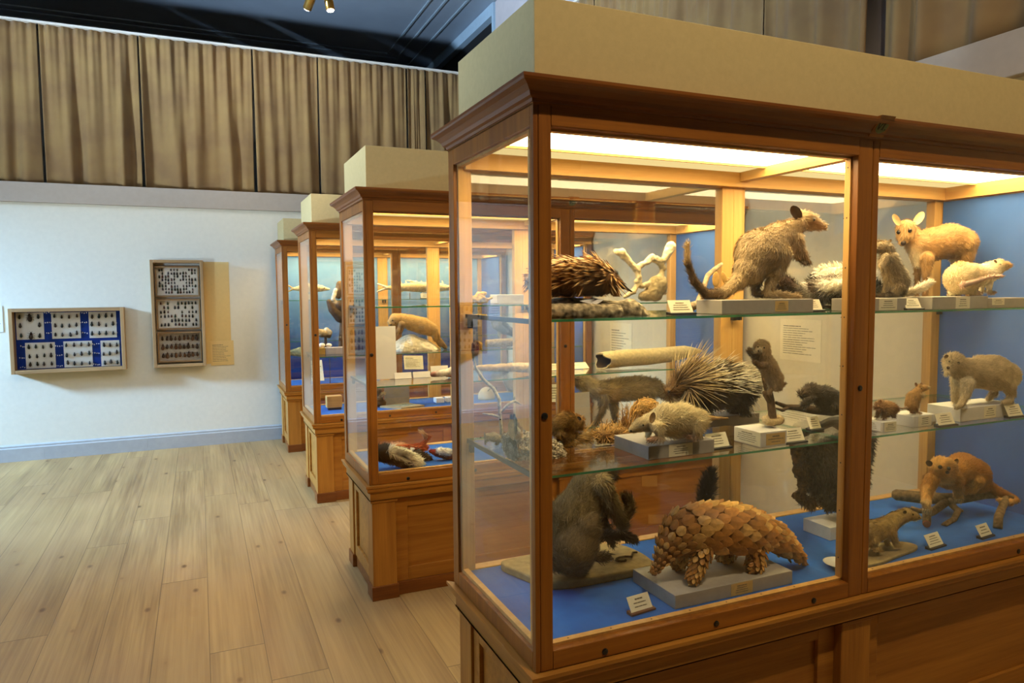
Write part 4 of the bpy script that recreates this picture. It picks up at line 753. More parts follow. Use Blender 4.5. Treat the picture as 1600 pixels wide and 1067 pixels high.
dz = S2+.001-min(v[2] for v in m.v); m.v = [(x, y, z+dz) for x, y, z in m.v]; m.build('wood', BARK, T, None, True)
animal('dark_climber', 'dark shaggy animal draped over the driftwood', 'stuffed animal', .35, ['3a2e22', '2a2018', '55442f'],
    [(1253, 636, 5.5, 1266, 631, 10, 2), (1266, 631, 10, 1288, 640, 15, 0), (1288, 640, 16, 1312, 650, 14, 1), (1312, 650, 13, 1335, 658, 8, 1), (1268, 642, 6, 1258, 650, 4, 0, -.02), (1300, 652, 7, 1300, 656, 4, 0, -.03), (1290, 650, 12, 1320, 656, 10, 0)], .012, .005, S2+.031, dict(n=7000, L=.017, w=.0008, lift=.3, var=.4), eyes=[(1257, 633, 1)])
cardholder('label card half hidden behind the door stile on the middle shelf', 1.165, .2, S2, .05, .042, 0)
def pln(l, x0, x1, y0, y1, h, c): return plinth(l, x0, x1, y0, y1, S2, h, WHITEP, c)
pln('smallest white plinth, under the long-haired mouse', 1.335, 1.40, .075, .165, .036, [FR(.1, .98, .05, .95, CARD, 4), ('side', .1, .9, .1, .95, CARDW, 4)])
pln('white plinth under the upright jumping mouse', 1.505, 1.62, .09, .19, .04, [FR(.2, .78, .05, .98, CARD, 4)])
T, V, Q, C, FL, of = animal('long_haired_mouse', 'tiny long-haired brown mouse on the smallest white plinth', 'stuffed animal', .12, ['7a4a22', 'b98e58', '5a3416'],
    [(1370.5, 637, 4, 1376, 635, 7.5, 0), (1376, 635, 8, 1385, 637, 9, 1), (1385, 637, 9, 1393, 639, 8.5, 0), (1374, 642, 3.5, 1371, 650, 1.8, 2, -.015), (1382, 644, 3.5, 1381, 651, 1.8, 2, -.02), (1394, 644, 4, 1396, 650, 2, 2, -.01), (1388, 644, 4, 1387, 650, 2, 2, .02)], .005, .0025, S2+.036, dict(n=3000, L=.012, w=.0006, lift=.35, var=.3), eyes=[(1371.5, 636, .9)])
ear(T, P(1375, 631, .11+AD)+of, P(1376, 625, .11+AD)+of, .010, (-.5, -.8, 0), '8a5a34', '5a3416')
T, V, Q, C, FL, of = animal('jumping_mouse', 'sandy mouse standing on its hind legs with a thin curling tail', 'stuffed animal', .135, ['b08448', 'cdb080', '8a6030', 'a08060'],
    [(1437, 607, 6, 1445, 606, 4, 0), (1445, 606, 3.5, 1452, 606, 1.4, 1), (1434, 611, 6, 1427, 622, 10, 0), (1427, 622, 10.5, 1424, 632, 10, 0), (1436, 617, 4, 1441, 620, 1.6, 1, -.01), (1441, 620, 1.5, 1444, 617, 1.2, 1, -.01), (1429, 634, 6, 1432, 642, 2, 2, -.01), (1432, 644, 1.7, 1438, 645.5, 1.5, 3, -.01), (1422, 635, 5.5, 1424, 643, 2, 2, .01), (1424, 644, 1.7, 1429, 645.5, 1.5, 3, .01), (1418, 636, 1.8, 1410, 638.5, 1.2, 3), (1410, 638.5, 1.2, 1402, 636.5, .9, 3)], .005, .0023, S2+.04, dict(n=2600, L=.007, w=.0005, lift=.3, mask=lambda p, n: 1.0*(proj(p)[:, 0] > 1416)), eyes=[(1441, 604.5, 1.2)])
for x in ((1433, 604, 1430, 598), (1439, 603, 1440, 598)): ear(T, P(x[0], x[1], .13+AD)+of, P(x[2], x[3], .13+AD)+of, .010, (-.4, -.9, 0), 'a07850', '8a6030')
plinth('long white plinth under the standing hyrax', 1.75, 2.06, .09, .22, S2, .05, WHITEP, [FR(.42, .64, .06, .96, CARD, 4)])
T, V, Q, C, FL, of = animal('hyrax', 'pale grey-buff hyrax standing on a long white plinth before the blue board', 'stuffed animal', .155, ['bda67c', 'cdb88e', 'a58c62', 'd6c6a0'],
    [(1482, 574, 7, 1490, 566, 14, 1), (1490, 566, 15, 1500, 575, 15, 0), (1500, 576, 16, 1526, 583, 22, 0), (1526, 583, 22, 1552, 583, 26, 0), (1552, 583, 26, 1570, 587, 21, 0), (1497, 592, 11, 1493, 612, 6, 3, .03), (1493, 612, 6, 1492, 626, 4.5, 1, .03), (1512, 598, 10.5, 1508, 616, 6, 3, -.03), (1509, 616, 6.5, 1502, 631, 5, 1, -.03), (1501, 633, 4.5, 1496, 635, 4, 1, -.035), (1553, 600, 9, 1553, 614, 5, 2, .04), (1553, 614, 5, 1546, 622, 4, 1, .04), (1573, 598, 14, 1580, 614, 6, 0, -.03), (1580, 614, 5.5, 1577, 625, 4.5, 1, -.03), (1577, 626, 4.5, 1570, 628, 4, 1, -.03), (1481, 578, 5, 1479, 583, 3.5, 3), (1530, 570, 14, 1556, 568, 12, 2, .02)],
    .011, .005, S2+.05, [dict(n=12000, L=.013, w=.0006, lift=.25, var=.14)], eyes=[(1496, 565, 2), (1482, 566, 1.6)], nose=(1480, 574, 2.6))
for b, t in (((1501, 561), (1507, 556)), ((1480, 560), (1477, 555))): ear(T, P(*b, .14+AD)+of, P(*t, .14+AD)+of, .018, (-.5, -.8, 0), '8a7250', 'bda67c')
cardholder('label card in front of the hyrax plinth', 1.63, .055, S2, .085, .042, 0); cardholder('label card at the right edge of the view on the middle shelf', 2.02, .06, S2, .085, .044, 0)

# ------------------------------------------------------------------ blue floor of the nearest cabinet
T = thing('sand_base', 'rounded sandy board under the seated monkey', 'base board', (.4, .48, FL0)); o = []
for (x, y) in ((.13, .565), (.17, .595), (.52, .59), (.60, .56), (.625, .45), (.61, .34), (.56, .325), (.40, .325), (.25, .33), (.20, .36), (.16, .48)): o.append((x, y))
def smooth_poly(p, it=2):
    for _ in range(it): p = [q for i in range(len(p)) for q in ((p[i][0]*.75+p[(i+1) % len(p)][0]*.25, p[i][1]*.75+p[(i+1) % len(p)][1]*.25), (p[i][0]*.25+p[(i+1) % len(p)][0]*.75, p[i][1]*.25+p[(i+1) % len(p)][1]*.75))]
    return p
o = smooth_poly(o); SAND = plain('sand_crust', 'a08a5c', .9, .2, 40, .4, .2)
MB().hexa([(x, y, FL0+.0005) for x, y in o], [(x, y, FL0+.028) for x, y in o]).build('board', SAND, T, None, False, .006)
mk = ['8a744a', '78623e', '40301f', '9a845a', '2e2218']
MONKEY = animal('seated_monkey', 'grey-brown monkey seated with its back to the viewer on a sandy board', 'stuffed monkey', .46, mk,
    [(893, 866, 40, 897, 820, 39, 0), (897, 820, 38, 918, 778, 28, 0), (918, 778, 28, 938, 752, 20, 3), (940, 742, 19, 944, 740, 20, 0, 0), (950, 748, 11, 955, 754, 8, 2, .01), (940, 768, 17, 955, 798, 12, 3, -.05), (955, 798, 12, 970, 828, 9, 0, -.06), (972, 830, 8.5, 984, 806, 7, 0, -.06), (984, 806, 7, 981, 792, 7, 1, -.05), (981, 792, 6, 976, 786, 5, 1, -.05), (930, 765, 14, 942, 800, 9, 1, .08), (942, 800, 8, 944, 830, 6, 2, .09), (898, 872, 32, 916, 842, 22, 1, -.07), (918, 838, 19, 924, 830, 14, 1, -.08), (922, 836, 13, 918, 872, 11, 1, -.085), (922, 878, 8, 940, 882, 6.5, 2, -.09), (940, 882, 6, 951, 880, 4, 4, -.09), (930, 845, 14, 945, 838, 10, 2, .1), (945, 838, 9, 955, 855, 7, 2, .1), (950, 848, 7, 975, 846, 7, 4, .04), (975, 846, 7, 989, 853, 6, 4, .03), (870, 880, 22, 900, 890, 20, 1, 0)],
    .018, .006, FL0+.028, [dict(n=15000, L=.02, w=.0008, lift=.22, var=.22)], claws=(CLAWD, [(947+i*1.5, 877+i*2.6, 954+i*.8, 880+i*2.4, 1.8, -.095) for i in range(4)]))[0]
m = MB(); z = FL0+.033; pts = [P(988, 874, .4)+np.array([0, 0, 0])]; cx, cy = .52, .40
pts = [np.array([cx+.045*(1-.09*i)*math.cos(i*.55+.5), cy+.03*(1-.09*i)*math.sin(i*.55+.5), z]) for i in range(11)]; pts = [np.array([.60, .44, z]), np.array([.585, .445, z])]+pts
m.tube(pts, [.0035]*2+[.0038]*9+[.003, .002], 8, lin('4a3c26')); m.build('tail_tip', BARK, MONKEY, None, True)
cardholder('label card in front of the sandy board of the monkey', .392, .10, FL0, .08, .044, .12, 3, .55, plain('brown_foot', '6a4630', .5))

plinth('long grey plinth under the pangolin', .49, .945, .075, .30, FL0, .042, GREYP, [FR(.455, .64, .04, .95, OLDCARD, 4)])
pg = ['9a6a34', '7a4e24', 'b98a50']; Yp = .17; zp = FL0+.042
spine = [(1021, 897, 3.5), (1027, 886, 8), (1037, 868, 15), (1050, 848, 25), (1068, 833, 35), (1093, 828, 38.5), (1122, 827, 40), (1150, 829, 38.5), (1174, 831, 33), (1196, 834, 25), (1216, 846, 20.5), (1234, 861, 15.5), (1248, 873, 9.5), (1257, 883, 3)]
def crom(p, n):
    p = np.array(p, float); out = []
    for t in np.linspace(0, len(p)-1, n):
        i = min(int(t), len(p)-2); f = t-i; a, b, c, d = p[max(i-1, 0)], p[i], p[i+1], p[min(i+2, len(p)-1)]
        out.append(.5*(2*b+(c-a)*f+(2*a-5*b+4*c-d)*f*f+(3*b-a-3*c+d)*f**3))
    return np.array(out)
legs = [[(1098, 858, 15, -.045), (1092, 880, 11.5, -.055), (1086, 896, 9.5, -.055), (1080, 908, 7.5, -.055)], [(1178, 850, 17, -.035), (1182, 872, 13, -.045), (1178, 886, 12, -.05), (1173, 888, 9.5, -.045)], [(1070, 852, 15, .05), (1062, 876, 11, .06), (1056, 881, 8, .06)], [(1140, 850, 16, .05), (1132, 872, 12, .06), (1131, 874, 8, .06)]]
it = [(*spine[i], *spine[i+1], 1) for i in range(len(spine)-1)]; it = [(a[0], a[1], a[2]*.94, a[3], a[4], a[5]*.94, a[6]) for a in it]
for L in legs: it += [(L[i][0], L[i][1], L[i][2]*.9, L[i+1][0], L[i+1][1], L[i+1][2]*.9, 1, L[i][3], L[i+1][3]) for i in range(len(L)-1)]
T, V, Q, C, FL, of = animal('pangolin', 'golden-brown pangolin with overlapping horny scales walking on a grey plinth', 'stuffed animal', Yp, pg, it, .012, .006, None, None, claws=(CLAW, [(1080+i*3-3, 915+i*1.2, 1076+i*3, 921+i, 2.4, -.06) for i in range(3)]+[(1172+i*3-5, 896, 1167+i*4, 900, 2.4, -.05) for i in range(3)]+[(1020, 893, 1012, 894, 2, .05), (1024, 897, 1021, 900, 2, .05)]), zmin=zp+.001)
SV, SF, SCc = [], [], []
def scale_at(c, n, d, w, l, col, th=.0016):
    """one horny scale: a pointed shield lying along d on the surface normal n, with a raised keel"""
    n = n/np.linalg.norm(n); d = d-n*(d @ n); d /= np.linalg.norm(d); s = np.cross(n, d); b = len(SV)
    sh = [(-.5, 0), (-.95, .3), (-1, .6), (-.55, .9), (0, 1.04), (.55, .9), (1, .6), (.95, .3), (.5, 0)]
    for z in (0, 1):
        for x, y in sh:
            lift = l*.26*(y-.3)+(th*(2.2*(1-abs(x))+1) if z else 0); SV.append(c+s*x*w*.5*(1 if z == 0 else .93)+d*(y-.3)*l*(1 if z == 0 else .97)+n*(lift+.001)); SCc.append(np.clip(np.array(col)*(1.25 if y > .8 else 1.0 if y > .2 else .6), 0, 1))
    m = len(sh); SV.append(c+d*.25*l+n*(l*.02+th*4.2)); SCc.append(col)
    SF.extend([(b+m+i, b+m+i+1, b+2*m) for i in range(m-1)]+[(b+2*m-1, b+m, b+2*m)]+[(b+i, b+i+1, b+m+i+1, b+m+i) for i in range(m-1)]+[(b+m-1, b, b+m, b+2*m-1)])
def scale_tube(pts, rows, per, w, l, a0, a1, flat=None):
    """rows of staggered scales round a limb; pts: centre, radius"""
    rnd = random.Random(len(pts)*7+rows)
    for r in range(rows):
        t = (r+.2)/rows; x = t*(len(pts)-1); i = min(int(x), len(pts)-2); f = x-i; c = pts[i][0]*(1-f)+pts[i+1][0]*f; rad = pts[i][1]*(1-f)+pts[i+1][1]*f
        d = pts[min(i+1, len(pts)-1)][0]-pts[i][0]; d = d/np.linalg.norm(d); dr = (pts[i+1][1]-pts[i][1])/max(1e-6, np.linalg.norm(pts[i+1][0]-pts[i][0])); side = np.cross(d, (0, 0, 1.)); side /= np.linalg.norm(side); up = np.cross(side, d)
        n = per(t) if callable(per) else per
        for k in range(n):
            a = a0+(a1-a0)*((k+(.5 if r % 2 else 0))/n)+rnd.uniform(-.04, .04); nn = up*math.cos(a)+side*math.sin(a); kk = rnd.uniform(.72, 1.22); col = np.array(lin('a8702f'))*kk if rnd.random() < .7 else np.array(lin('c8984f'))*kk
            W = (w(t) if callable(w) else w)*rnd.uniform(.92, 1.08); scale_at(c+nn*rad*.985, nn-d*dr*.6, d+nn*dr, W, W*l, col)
bp = crom(spine, 60); Yp += AD; bp = [(P(u, v, Yp)+of, r*mpp(P(u, v, Yp))) for u, v, r in bp]
rad_at = lambda t: bp[min(59, int(t*59))][1]
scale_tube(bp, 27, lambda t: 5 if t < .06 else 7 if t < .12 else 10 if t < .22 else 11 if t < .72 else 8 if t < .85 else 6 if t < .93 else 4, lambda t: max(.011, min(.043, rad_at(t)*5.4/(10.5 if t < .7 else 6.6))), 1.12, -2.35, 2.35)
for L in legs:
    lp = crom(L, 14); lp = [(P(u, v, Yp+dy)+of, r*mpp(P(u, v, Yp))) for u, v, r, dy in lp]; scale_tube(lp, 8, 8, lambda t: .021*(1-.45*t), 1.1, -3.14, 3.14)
SV = np.array(SV); SV[:, 2] = np.where(SV[:, 0] < .948, np.maximum(SV[:, 2], zp+.001), np.maximum(SV[:, 2], FL0+.004)); raw('scales', cage(SV, .2), SF, SCc, HORN, T, 'stuff')

animal('dark_squirrel', 'dark squirrel with a raised bushy tail behind the pangolin', 'stuffed animal', .5, ['2e2018', '3d2c1e'],
    [(1097, 790, 6, 1104, 768, 9, 0), (1104, 768, 10, 1108, 748, 8, 0), (1108, 748, 7, 1112, 737, 3, 0), (1098, 800, 11, 1093, 825, 14, 1), (1093, 825, 14, 1084, 836, 11, 1), (1080, 826, 8, 1072, 832, 4, 1), (1094, 838, 7, 1092, 848, 5, 1, -.02), (1084, 842, 6, 1080, 849, 4, 1, .02)], .01, .005, FL0, [dict(n=4500, L=.026, w=.0007, lift=.5, var=.25)])

plinth('white plinth under the dark bark stump', 1.365, 1.53, .31, .44, FL0, .05, WHITEP)
pr = limbs(.40, [(1262, 702, 26, 1275, 745, 34, 0), (1300, 700, 34, 1300, 760, 36, 0), (1330, 705, 32, 1318, 770, 32, 0), (1285, 770, 26, 1300, 798, 18, 0), (1243, 795, 6, 1268, 806, 8, 1), (1236, 703, 6, 1250, 755, 7, 1), (1250, 755, 7, 1252, 790, 6, 1), (1310, 790, 20, 1330, 806, 14, 0)], ['33291d', '6a4a2a'])
V, Q, C, FL = body(pr, .007, .025, .012, 35, 9); zb = FL0+.0512; V[:, 2] += max(0, zb-V[:, 2].min()); V[:, 2] = np.minimum(V[:, 2], S2-.012); T = thing('bark_stump', 'dark shaggy bark stump standing on a white plinth behind the door stile', 'stump', (V[:, 0].mean(), V[:, 1].mean(), zb)); mesh_np('wood', V, Q, np.clip(C*(1+.6*np.array([[mnoise.noise(Vector(p*60))] for p in V])), 0, 1), BARK, T)
a, f, c = strands(V, Q, C, -np.abs(FL)*np.array([.2, .2, 1]), 9000, .02, .0011, .45, .6, .55, mask=lambda p, n: 1.0*(proj(p)[:, 0] > 1252)); a[:, 2] = np.clip(a[:, 2], zb, S2-.009); raw('moss', cage(a, .2), f, c, HAIR, T, 'stuff')
T = thing('porcelain_dish', 'shallow white porcelain dish beside the door stile on the blue floor', 'dish', (1.19, .11, FL0)); m = MB(); m.lathe([(.022, .0006), (.03, .002), (.05, .017), (.053, .0175), (.05, .0155), (.03, .005), (.001, .004)], (1.19, .11, FL0)); m.build('bowl', plain('glazed_porcelain', 'e4dfd6', .12, .02, 20, 0, .6), T, None, True)
T = thing('sandy_slab', 'flat tan slab under the mongoose', 'base board', (1.42, .12, FL0)); o = smooth_poly([(1.22, .065), (1.33, .06), (1.44, .085), (1.56, .10), (1.60, .13), (1.57, .185), (1.48, .20), (1.38, .22), (1.24, .2)])
MB().hexa([(x, y, FL0+.0005) for x, y in o], [(x, y, FL0+.012) for x, y in o]).build('board', SAND, T, None, False, .003)
T, V, Q, C, FL, of = animal('mongoose', 'slender tan mongoose on a flat slab, partly behind the door stile', 'stuffed animal', .135, ['a88a4e', '8a6c3c', 'c0a468'],
    [(1438, 809, 2.6, 1427, 806, 6.5, 2), (1427, 806, 7, 1417, 804, 9.5, 0), (1417, 804, 10, 1400, 811, 11, 0), (1400, 811, 11, 1384, 824, 15, 0), (1384, 824, 15, 1360, 832, 18, 0), (1360, 832, 18, 1340, 838, 15, 1), (1340, 838, 9, 1318, 850, 4, 1), (1392, 832, 8, 1398, 844, 4.5, 0, -.02), (1398, 844, 4.2, 1400, 851, 3, 2, -.02), (1400, 852, 2.8, 1406, 853, 2.2, 2, -.02), (1384, 836, 7, 1386, 850, 3.2, 0, .03), (1362, 842, 11, 1366, 854, 5, 0, -.02), (1366, 857, 3.6, 1376, 860, 2.8, 2, -.03), (1352, 846, 9, 1352, 856, 4, 1, .03)],
    .009, .004, FL0+.012, [dict(n=8000, L=.011, w=.0006, lift=.22, var=.22)], eyes=[(1428, 802, 1.6)], nose=(1438.5, 808.5, 1.7))
ear(T, P(1415, 803, .115+AD)+of, P(1413, 798, .115+AD)+of, .014, (-.5, -.85, 0), '4a3820', 'a88a4e')
cardholder('label card right of the mongoose slab', 1.655, .095, FL0, .085, .046, .1, 4, .55); cardholder('label card in front of the forked branch', 1.925, .09, FL0, .075, .044, .1, 3, .55)
Yk = .31; T = thing('forked_branch', 'thick forked branch lying on the blue floor under the orange climber', 'branch', P(1480, 800, .3)); bc = lin('7a6242'); m = MB()
m.tube([P(1394, 772, .5), P(1400, 773, .49), P(1438, 777, .43), P(1474, 779, .37), P(1504, 778, .33), P(1538, 772, .28), P(1562, 773, .25), P(1584, 778, .21)], [.014, .024, .025, .024, .022, .019, .015, .009], 14, bc)
m.tube([P(1480, 783, .36), P(1459, 798, .31), P(1448, 803, .28), P(1448, 818, .255)], [.017, .016, .016, .015], 12, bc); m.tube([P(1459, 798, .31), P(1436, 798, .33), P(1424, 793, .36)], [.013, .01, .006], 10, bc)
m.tube([P(1483, 781, .35), P(1488, 789, .33), P(1497, 798, .29), P(1491, 811, .27), P(1475, 821, .245)], [.016, .014, .0125, .0115, .011], 12, bc); m.tube([P(1494, 794, .3), P(1505, 799, .28)], [.01, .005], 8, bc)
m.tube([P(1573, 775, .24), P(1567, 790, .19), P(1560, 808, .16), P(1559, 825, .135)], [.013, .015, .016, .016], 12, bc)
vv = np.array(m.v); vv = vv+np.array([[mnoise.noise(Vector(p*60))*.0016] for p in vv]); vv[:, 2] = np.maximum(vv[:, 2], FL0+.001); m.v = cage(vv, .2).tolist(); m.build('wood', BARK, T, None, True)
MB().tube([P(1448, 818.3, .2535), P(1448, 819.5, .25)], [.0152, .013], 12).build('cut_end', plain('red_cut_wood', '8a4a30', .7, .3, 60), T)
T, V, Q, C, FL, of = animal('orange_climber', 'orange-brown tree-climbing mammal with dark eyes leaning over the forked branch', 'stuffed animal', Yk, ['b87c34', 'd09a50', 'a0622a', 'dcb470', '6a4422'],
    [(1470, 730, 16.5, 1478, 731, 15.5, 1, -.05), (1477, 740, 7, 1479.5, 743, 5, 3, -.065), (1472, 747, 9, 1481, 747, 9, 3, -.045), (1473, 742, 17, 1482, 746, 18, 0, -.02), (1480, 744, 18, 1504, 732, 23, 0, 0, .01), (1504, 731, 23, 1522, 740, 23, 2, .01, -.005), (1522, 742, 22, 1530, 754, 16, 0, -.005, -.02), (1536, 752, 9, 1555, 766, 7.5, 2, -.02, -.055), (1555, 766, 7.5, 1574, 776, 7, 2, -.055, -.075), (1574, 776, 7, 1585, 780, 5.5, 2, -.075, -.095), (1585, 781, 5, 1577, 785, 5, 1, -.095, -.1), (1577, 785, 5, 1562, 781, 3.5, 1, -.1, -.09), (1456, 750, 11.5, 1449, 766, 9, 0, -.035), (1449, 766, 8.5, 1447, 783, 7, 1, -.04, -.05), (1447, 785, 6.5, 1449, 796, 5, 3, -.055, -.055), (1493, 752, 11.5, 1497, 763, 8, 0, -.03), (1497, 763, 7.5, 1498, 774, 6, 1, -.03, -.02), (1498, 776, 6, 1499, 781, 4.5, 3, -.02), (1522, 752, 15, 1518, 762, 9, 1, -.03), (1518, 762, 8, 1508, 768, 5, 0, -.03)],
    .012, .005, None, [dict(n=12000, L=.013, w=.0006, lift=.22, var=.16)], eyes=[(1466.5, 730, 3), (1483, 730.5, 3)], nose=(1480, 739.5, 3.6), claws=(CLAW, [(1443+i*4, 796+abs(i-1.5)*-.8, 1441+i*4.4, 802+i*.3, 1.7, -.07) for i in range(4)]+[(1494+i*3.6, 780, 1492+i*4, 786-i*.6, 1.5, -.035) for i in range(4)]))
for b, t in (((1457, 727), (1447, 721)), ((1490, 725), (1498, 718))): ear(T, P(*b, Yk-.05+AD)+of, P(*t, Yk-.05+AD)+of, .022, (-.5, -.85, 0), '6a4a2e', '8a5f34')
# ------------------------------------------------------------------ second cabinet
Y2, Y3, Y4 = OY[1], OY[2], OY[3]
bo = ['cdbd92', '9c8a5e', 'dccfa8']; Yb2 = Y2+.25
it = [(963, 393, 5, 972, 395, 7, 0), (970, 395, 7, 984, 410, 5, 0), (984, 410, 5, 996, 423, 5, 0), (996, 423, 5, 999, 440, 4.5, 0), (999, 440, 4.5, 990, 455, 4, 0), (990, 455, 4, 976, 464, 3, 0), (997, 417, 4.5, 1010, 410, 4.5, 2), (1010, 410, 4.5, 1018, 402, 5.5, 2), (1018, 402, 5.5, 1030, 408, 6, 0), (1030, 408, 6, 1036, 420, 4.5, 1), (1036, 420, 4.5, 1033, 430, 4.5, 1), (1033, 430, 5, 1014, 444, 4.5, 0), (1014, 444, 4.5, 1002, 446, 4, 0), (1002, 446, 4, 995, 440, 4, 0), (1036, 408, 5, 1042, 398, 6.5, 0), (1042, 398, 6, 1048, 385, 8, 2), (1027, 446, 16, 1022, 456, 15, 1), (1024, 458, 11, 1004, 463, 7, 1), (1036, 436, 5, 1037, 455, 5, 0)]
animal('whale_bone', 'pale winged whale bone with a round hole on the second cabinet shelf', 'bone', Yb2, bo, it, .008, .007, S1, None, mat=BONE, rough=.006)
T = thing('hollow_tusk', 'long pale hollow tusk with a broken left end on the second cabinet middle shelf', 'tusk', P(1010, 575, Y2+.22)); tc = lin('c9b684'); c0 = [(936, 574, 13), (948, 572, 13.5), (975, 569, 13.5), (1010, 567, 13), (1045, 563, 12), (1070, 559, 10), (1085, 558, 6), (1097, 557, 1)]
pts = [P(u, v, Y2+.22) for u, v, r in c0]; rr = [r*mpp(q) for q, (u, v, r) in zip(pts, c0)]; m = MB(); m.tube(pts, rr, 20, tc, False); n0 = len(m.v); rnd = random.Random(2)
for k in range(20): x, y, z = m.v[k]; q = rnd.uniform(-.02, .012)+.055*max(0, (pts[0][1]-y)/rr[0]); m.v[k] = (x+q, y, z)
m.tube([p+np.array([.002, 0, 0]) for p in pts[:4]], [r*.82 for r in rr[:4]], 20, lin('4a3c26'), False)
for k in range(20): x, y, z = m.v[n0+k]; m.v[n0+k] = (m.v[k][0]+.001, y, z)
m.add([m.v[k] for k in range(20)]+[m.v[n0+k] for k in range(20)], [(k, (k+1) % 20, 20+(k+1) % 20, 20+k) for k in range(20)], tc)
dz = S2+.001-min(v[2] for v in m.v); m.v = [(x, y, z+dz) for x, y, z in m.v]; m.build('tusk', BONE, T, None, True)
plinth('grey-white plinth under the slender fox-like animal in the second cabinet', 1.36, 2.15, Y2+.2, Y2+.44, FL0, .035, GREYP)
animal('fox_like_animal', 'slender grey-brown fox-like animal standing in the second cabinet behind the grass nest', 'stuffed animal', Y2+.32, ['9a8458', '7a6844', '5a4c34', 'b09a68'],
    [(895, 592, 8, 907, 594, 11, 2), (907, 594, 12, 925, 606, 13, 3), (925, 606, 14, 945, 612, 15, 0), (945, 612, 17, 970, 608, 17, 0), (970, 608, 18, 1000, 606, 18, 0), (1000, 606, 17, 1020, 606, 15, 1), (1025, 608, 9, 1045, 619, 8, 1), (1045, 619, 8, 1085, 626, 8, 1), (943, 622, 9, 941, 642, 5, 1, -.04), (941, 642, 4.5, 930, 664, 3.6, 2, -.04), (930, 667, 3.5, 919, 669, 3, 2, -.04), (957, 622, 9, 961, 645, 5, 1, .04), (961, 645, 4.5, 960, 666, 3.5, 2, .04), (1014, 614, 11, 1018, 640, 5, 1, -.04), (1018, 640, 4.5, 1012, 668, 3.5, 2, -.04), (1008, 614, 10, 1006, 642, 5, 1, .04), (1006, 642, 4.5, 1000, 668, 3.5, 2, .04)],
    .012, .007, FL0+.035, [dict(n=8000, L=.03, w=.0012, lift=.3, var=.3)])
def sheet(name, label, pts, th=.002, m=CARD, rows=0, cat='sheet', group=None, n=(0, -1, 0), bold=True):
    """a stiff sheet or panel given by its four corners (bottom left, bottom right, top right, top left)"""
    pts = [np.asarray(p, float) for p in pts]; T = thing(name, label, cat, (pts[0]+pts[1])/2, group); nn = np.cross(pts[1]-pts[0], pts[3]-pts[0]); nn /= np.linalg.norm(nn)
    k = MB().hexa(pts, [p-nn*th for p in pts]).build('panel', m, T, None, False, .0006)
    if rows:
        ex = pts[1]-pts[0]; ez = pts[3]-pts[0]; w, h = np.linalg.norm(ex), np.linalg.norm(ez); pl = MB(); printlines(pl, np.mean(pts, 0)+nn*.0001, ex/w, ez/h, nn, w, h, rows, int(pts[0][0]*500)+rows, bold, 1.0); pl.build('lettering', INK, T)
    return T
def quad(u0, v0, u1, v1, Y, lean=0.0, z=None):
    a, b, c, d = P(u0, v1, Y), P(u1, v1, Y), P(u1, v0, Y), P(u0, v0, Y)
    if z is not None:
        s = z+.003-a[2]; a[2] += s; b[2] = a[2]
        c[2] = d[2]
    return [a, b, c+np.array([0, lean, 0]), d+np.array([0, lean, 0])]
sheet('acrylic_board', 'pale grey standing panel on the blue floor in front of the fox-like animal', quad(872, 617, 925, 684, Y2+.085, .03, FL0), .004, plain('grey_acrylic', 'b4b2a4', .3, .03))
sheet('text_sheet', 'cream text sheet behind the centre stile of the second cabinet, on its middle shelf', quad(858, 570, 921, 585, Y2+.30, .05, S2), .002, CARD, 4)
sheet('text_sheet', 'upright cream text sheet under the middle shelf near the centre stile of the second cabinet', quad(857, 601, 890, 628, Y2+.48, .02), .002, CARD, 5)['group'] = 'text sheets'
cardholder('pale card lying at the front of the second cabinet floor by the grass nest', 1.44, Y2+.10, FL0, .1, .05, 0, 0, .9)
plinth('white plinth on the upper shelf of the second cabinet, seen through the end glass', .82, .99, Y2+.25, Y2+.36, S1, .055, WHITEP)
animal('yellow_coral', 'yellow branching coral on the upper shelf of the second cabinet', 'coral', Y2+.3, ['c2a04e', '9a7a34'], [(740, 484, 6, 752, 484, 7, 0), (752, 484, 7, 760, 487, 4, 1), (738, 487, 5, 748, 478, 5, 0), (748, 478, 4, 757, 476, 4, 0), (760, 487, 3, 768, 482, 2, 0)], .006, .005, S1, None, mat=ROCK, rough=.006)
animal('long_horn', 'long pale brown horn on the second cabinet middle shelf, behind the bleached branch', 'horn', Y2+.3, ['c0a06a', 'a88a58', 'd2b888'], [(740, 577, 4, 765, 577, 5.5, 0), (765, 577, 5.5, 800, 576, 7, 0), (800, 576, 7, 850, 577, 8.5, 2)], .006, .006, S2, None, mat=BONE, rough=.002)
sheet('white_display_board', 'white standing panel on the middle shelf at the left end of the second cabinet', quad(574, 511, 620, 589, Y2+.33, .03, S2), .008, plain('white_board', 'd6cfc2', .5, .02))
def mini(label, x, y, z, w, h): return sheet('blank_card', label, [np.array([x-w/2, y, z+.001]), np.array([x+w/2, y, z+.001]), np.array([x+w/2, y+.012, z+h]), np.array([x-w/2, y+.012, z+h])], .003, plain('white_board', 'd6cfc2'), 0, 'label', 'blank white cards')
for (u0, u1, l, zz) in ((617, 643.5, 'blank white card beside the white standing panel in the second cabinet', .035), (646, 673, 'blank white card right of the small white foot on the second cabinet shelf', .035)):
    a, b = P(u0, 588, Y2+.32), P(u1, 588, Y2+.32); mini(l, (a[0]+b[0])/2, Y2+.32, S2, b[0]-a[0], zz)
a, b = P(672, 580, Y2+.5), P(699, 580, Y2+.5); mini('blank white card behind the mottled shells', (a[0]+b[0])/2, Y2+.48, S2, b[0]-a[0], .045)
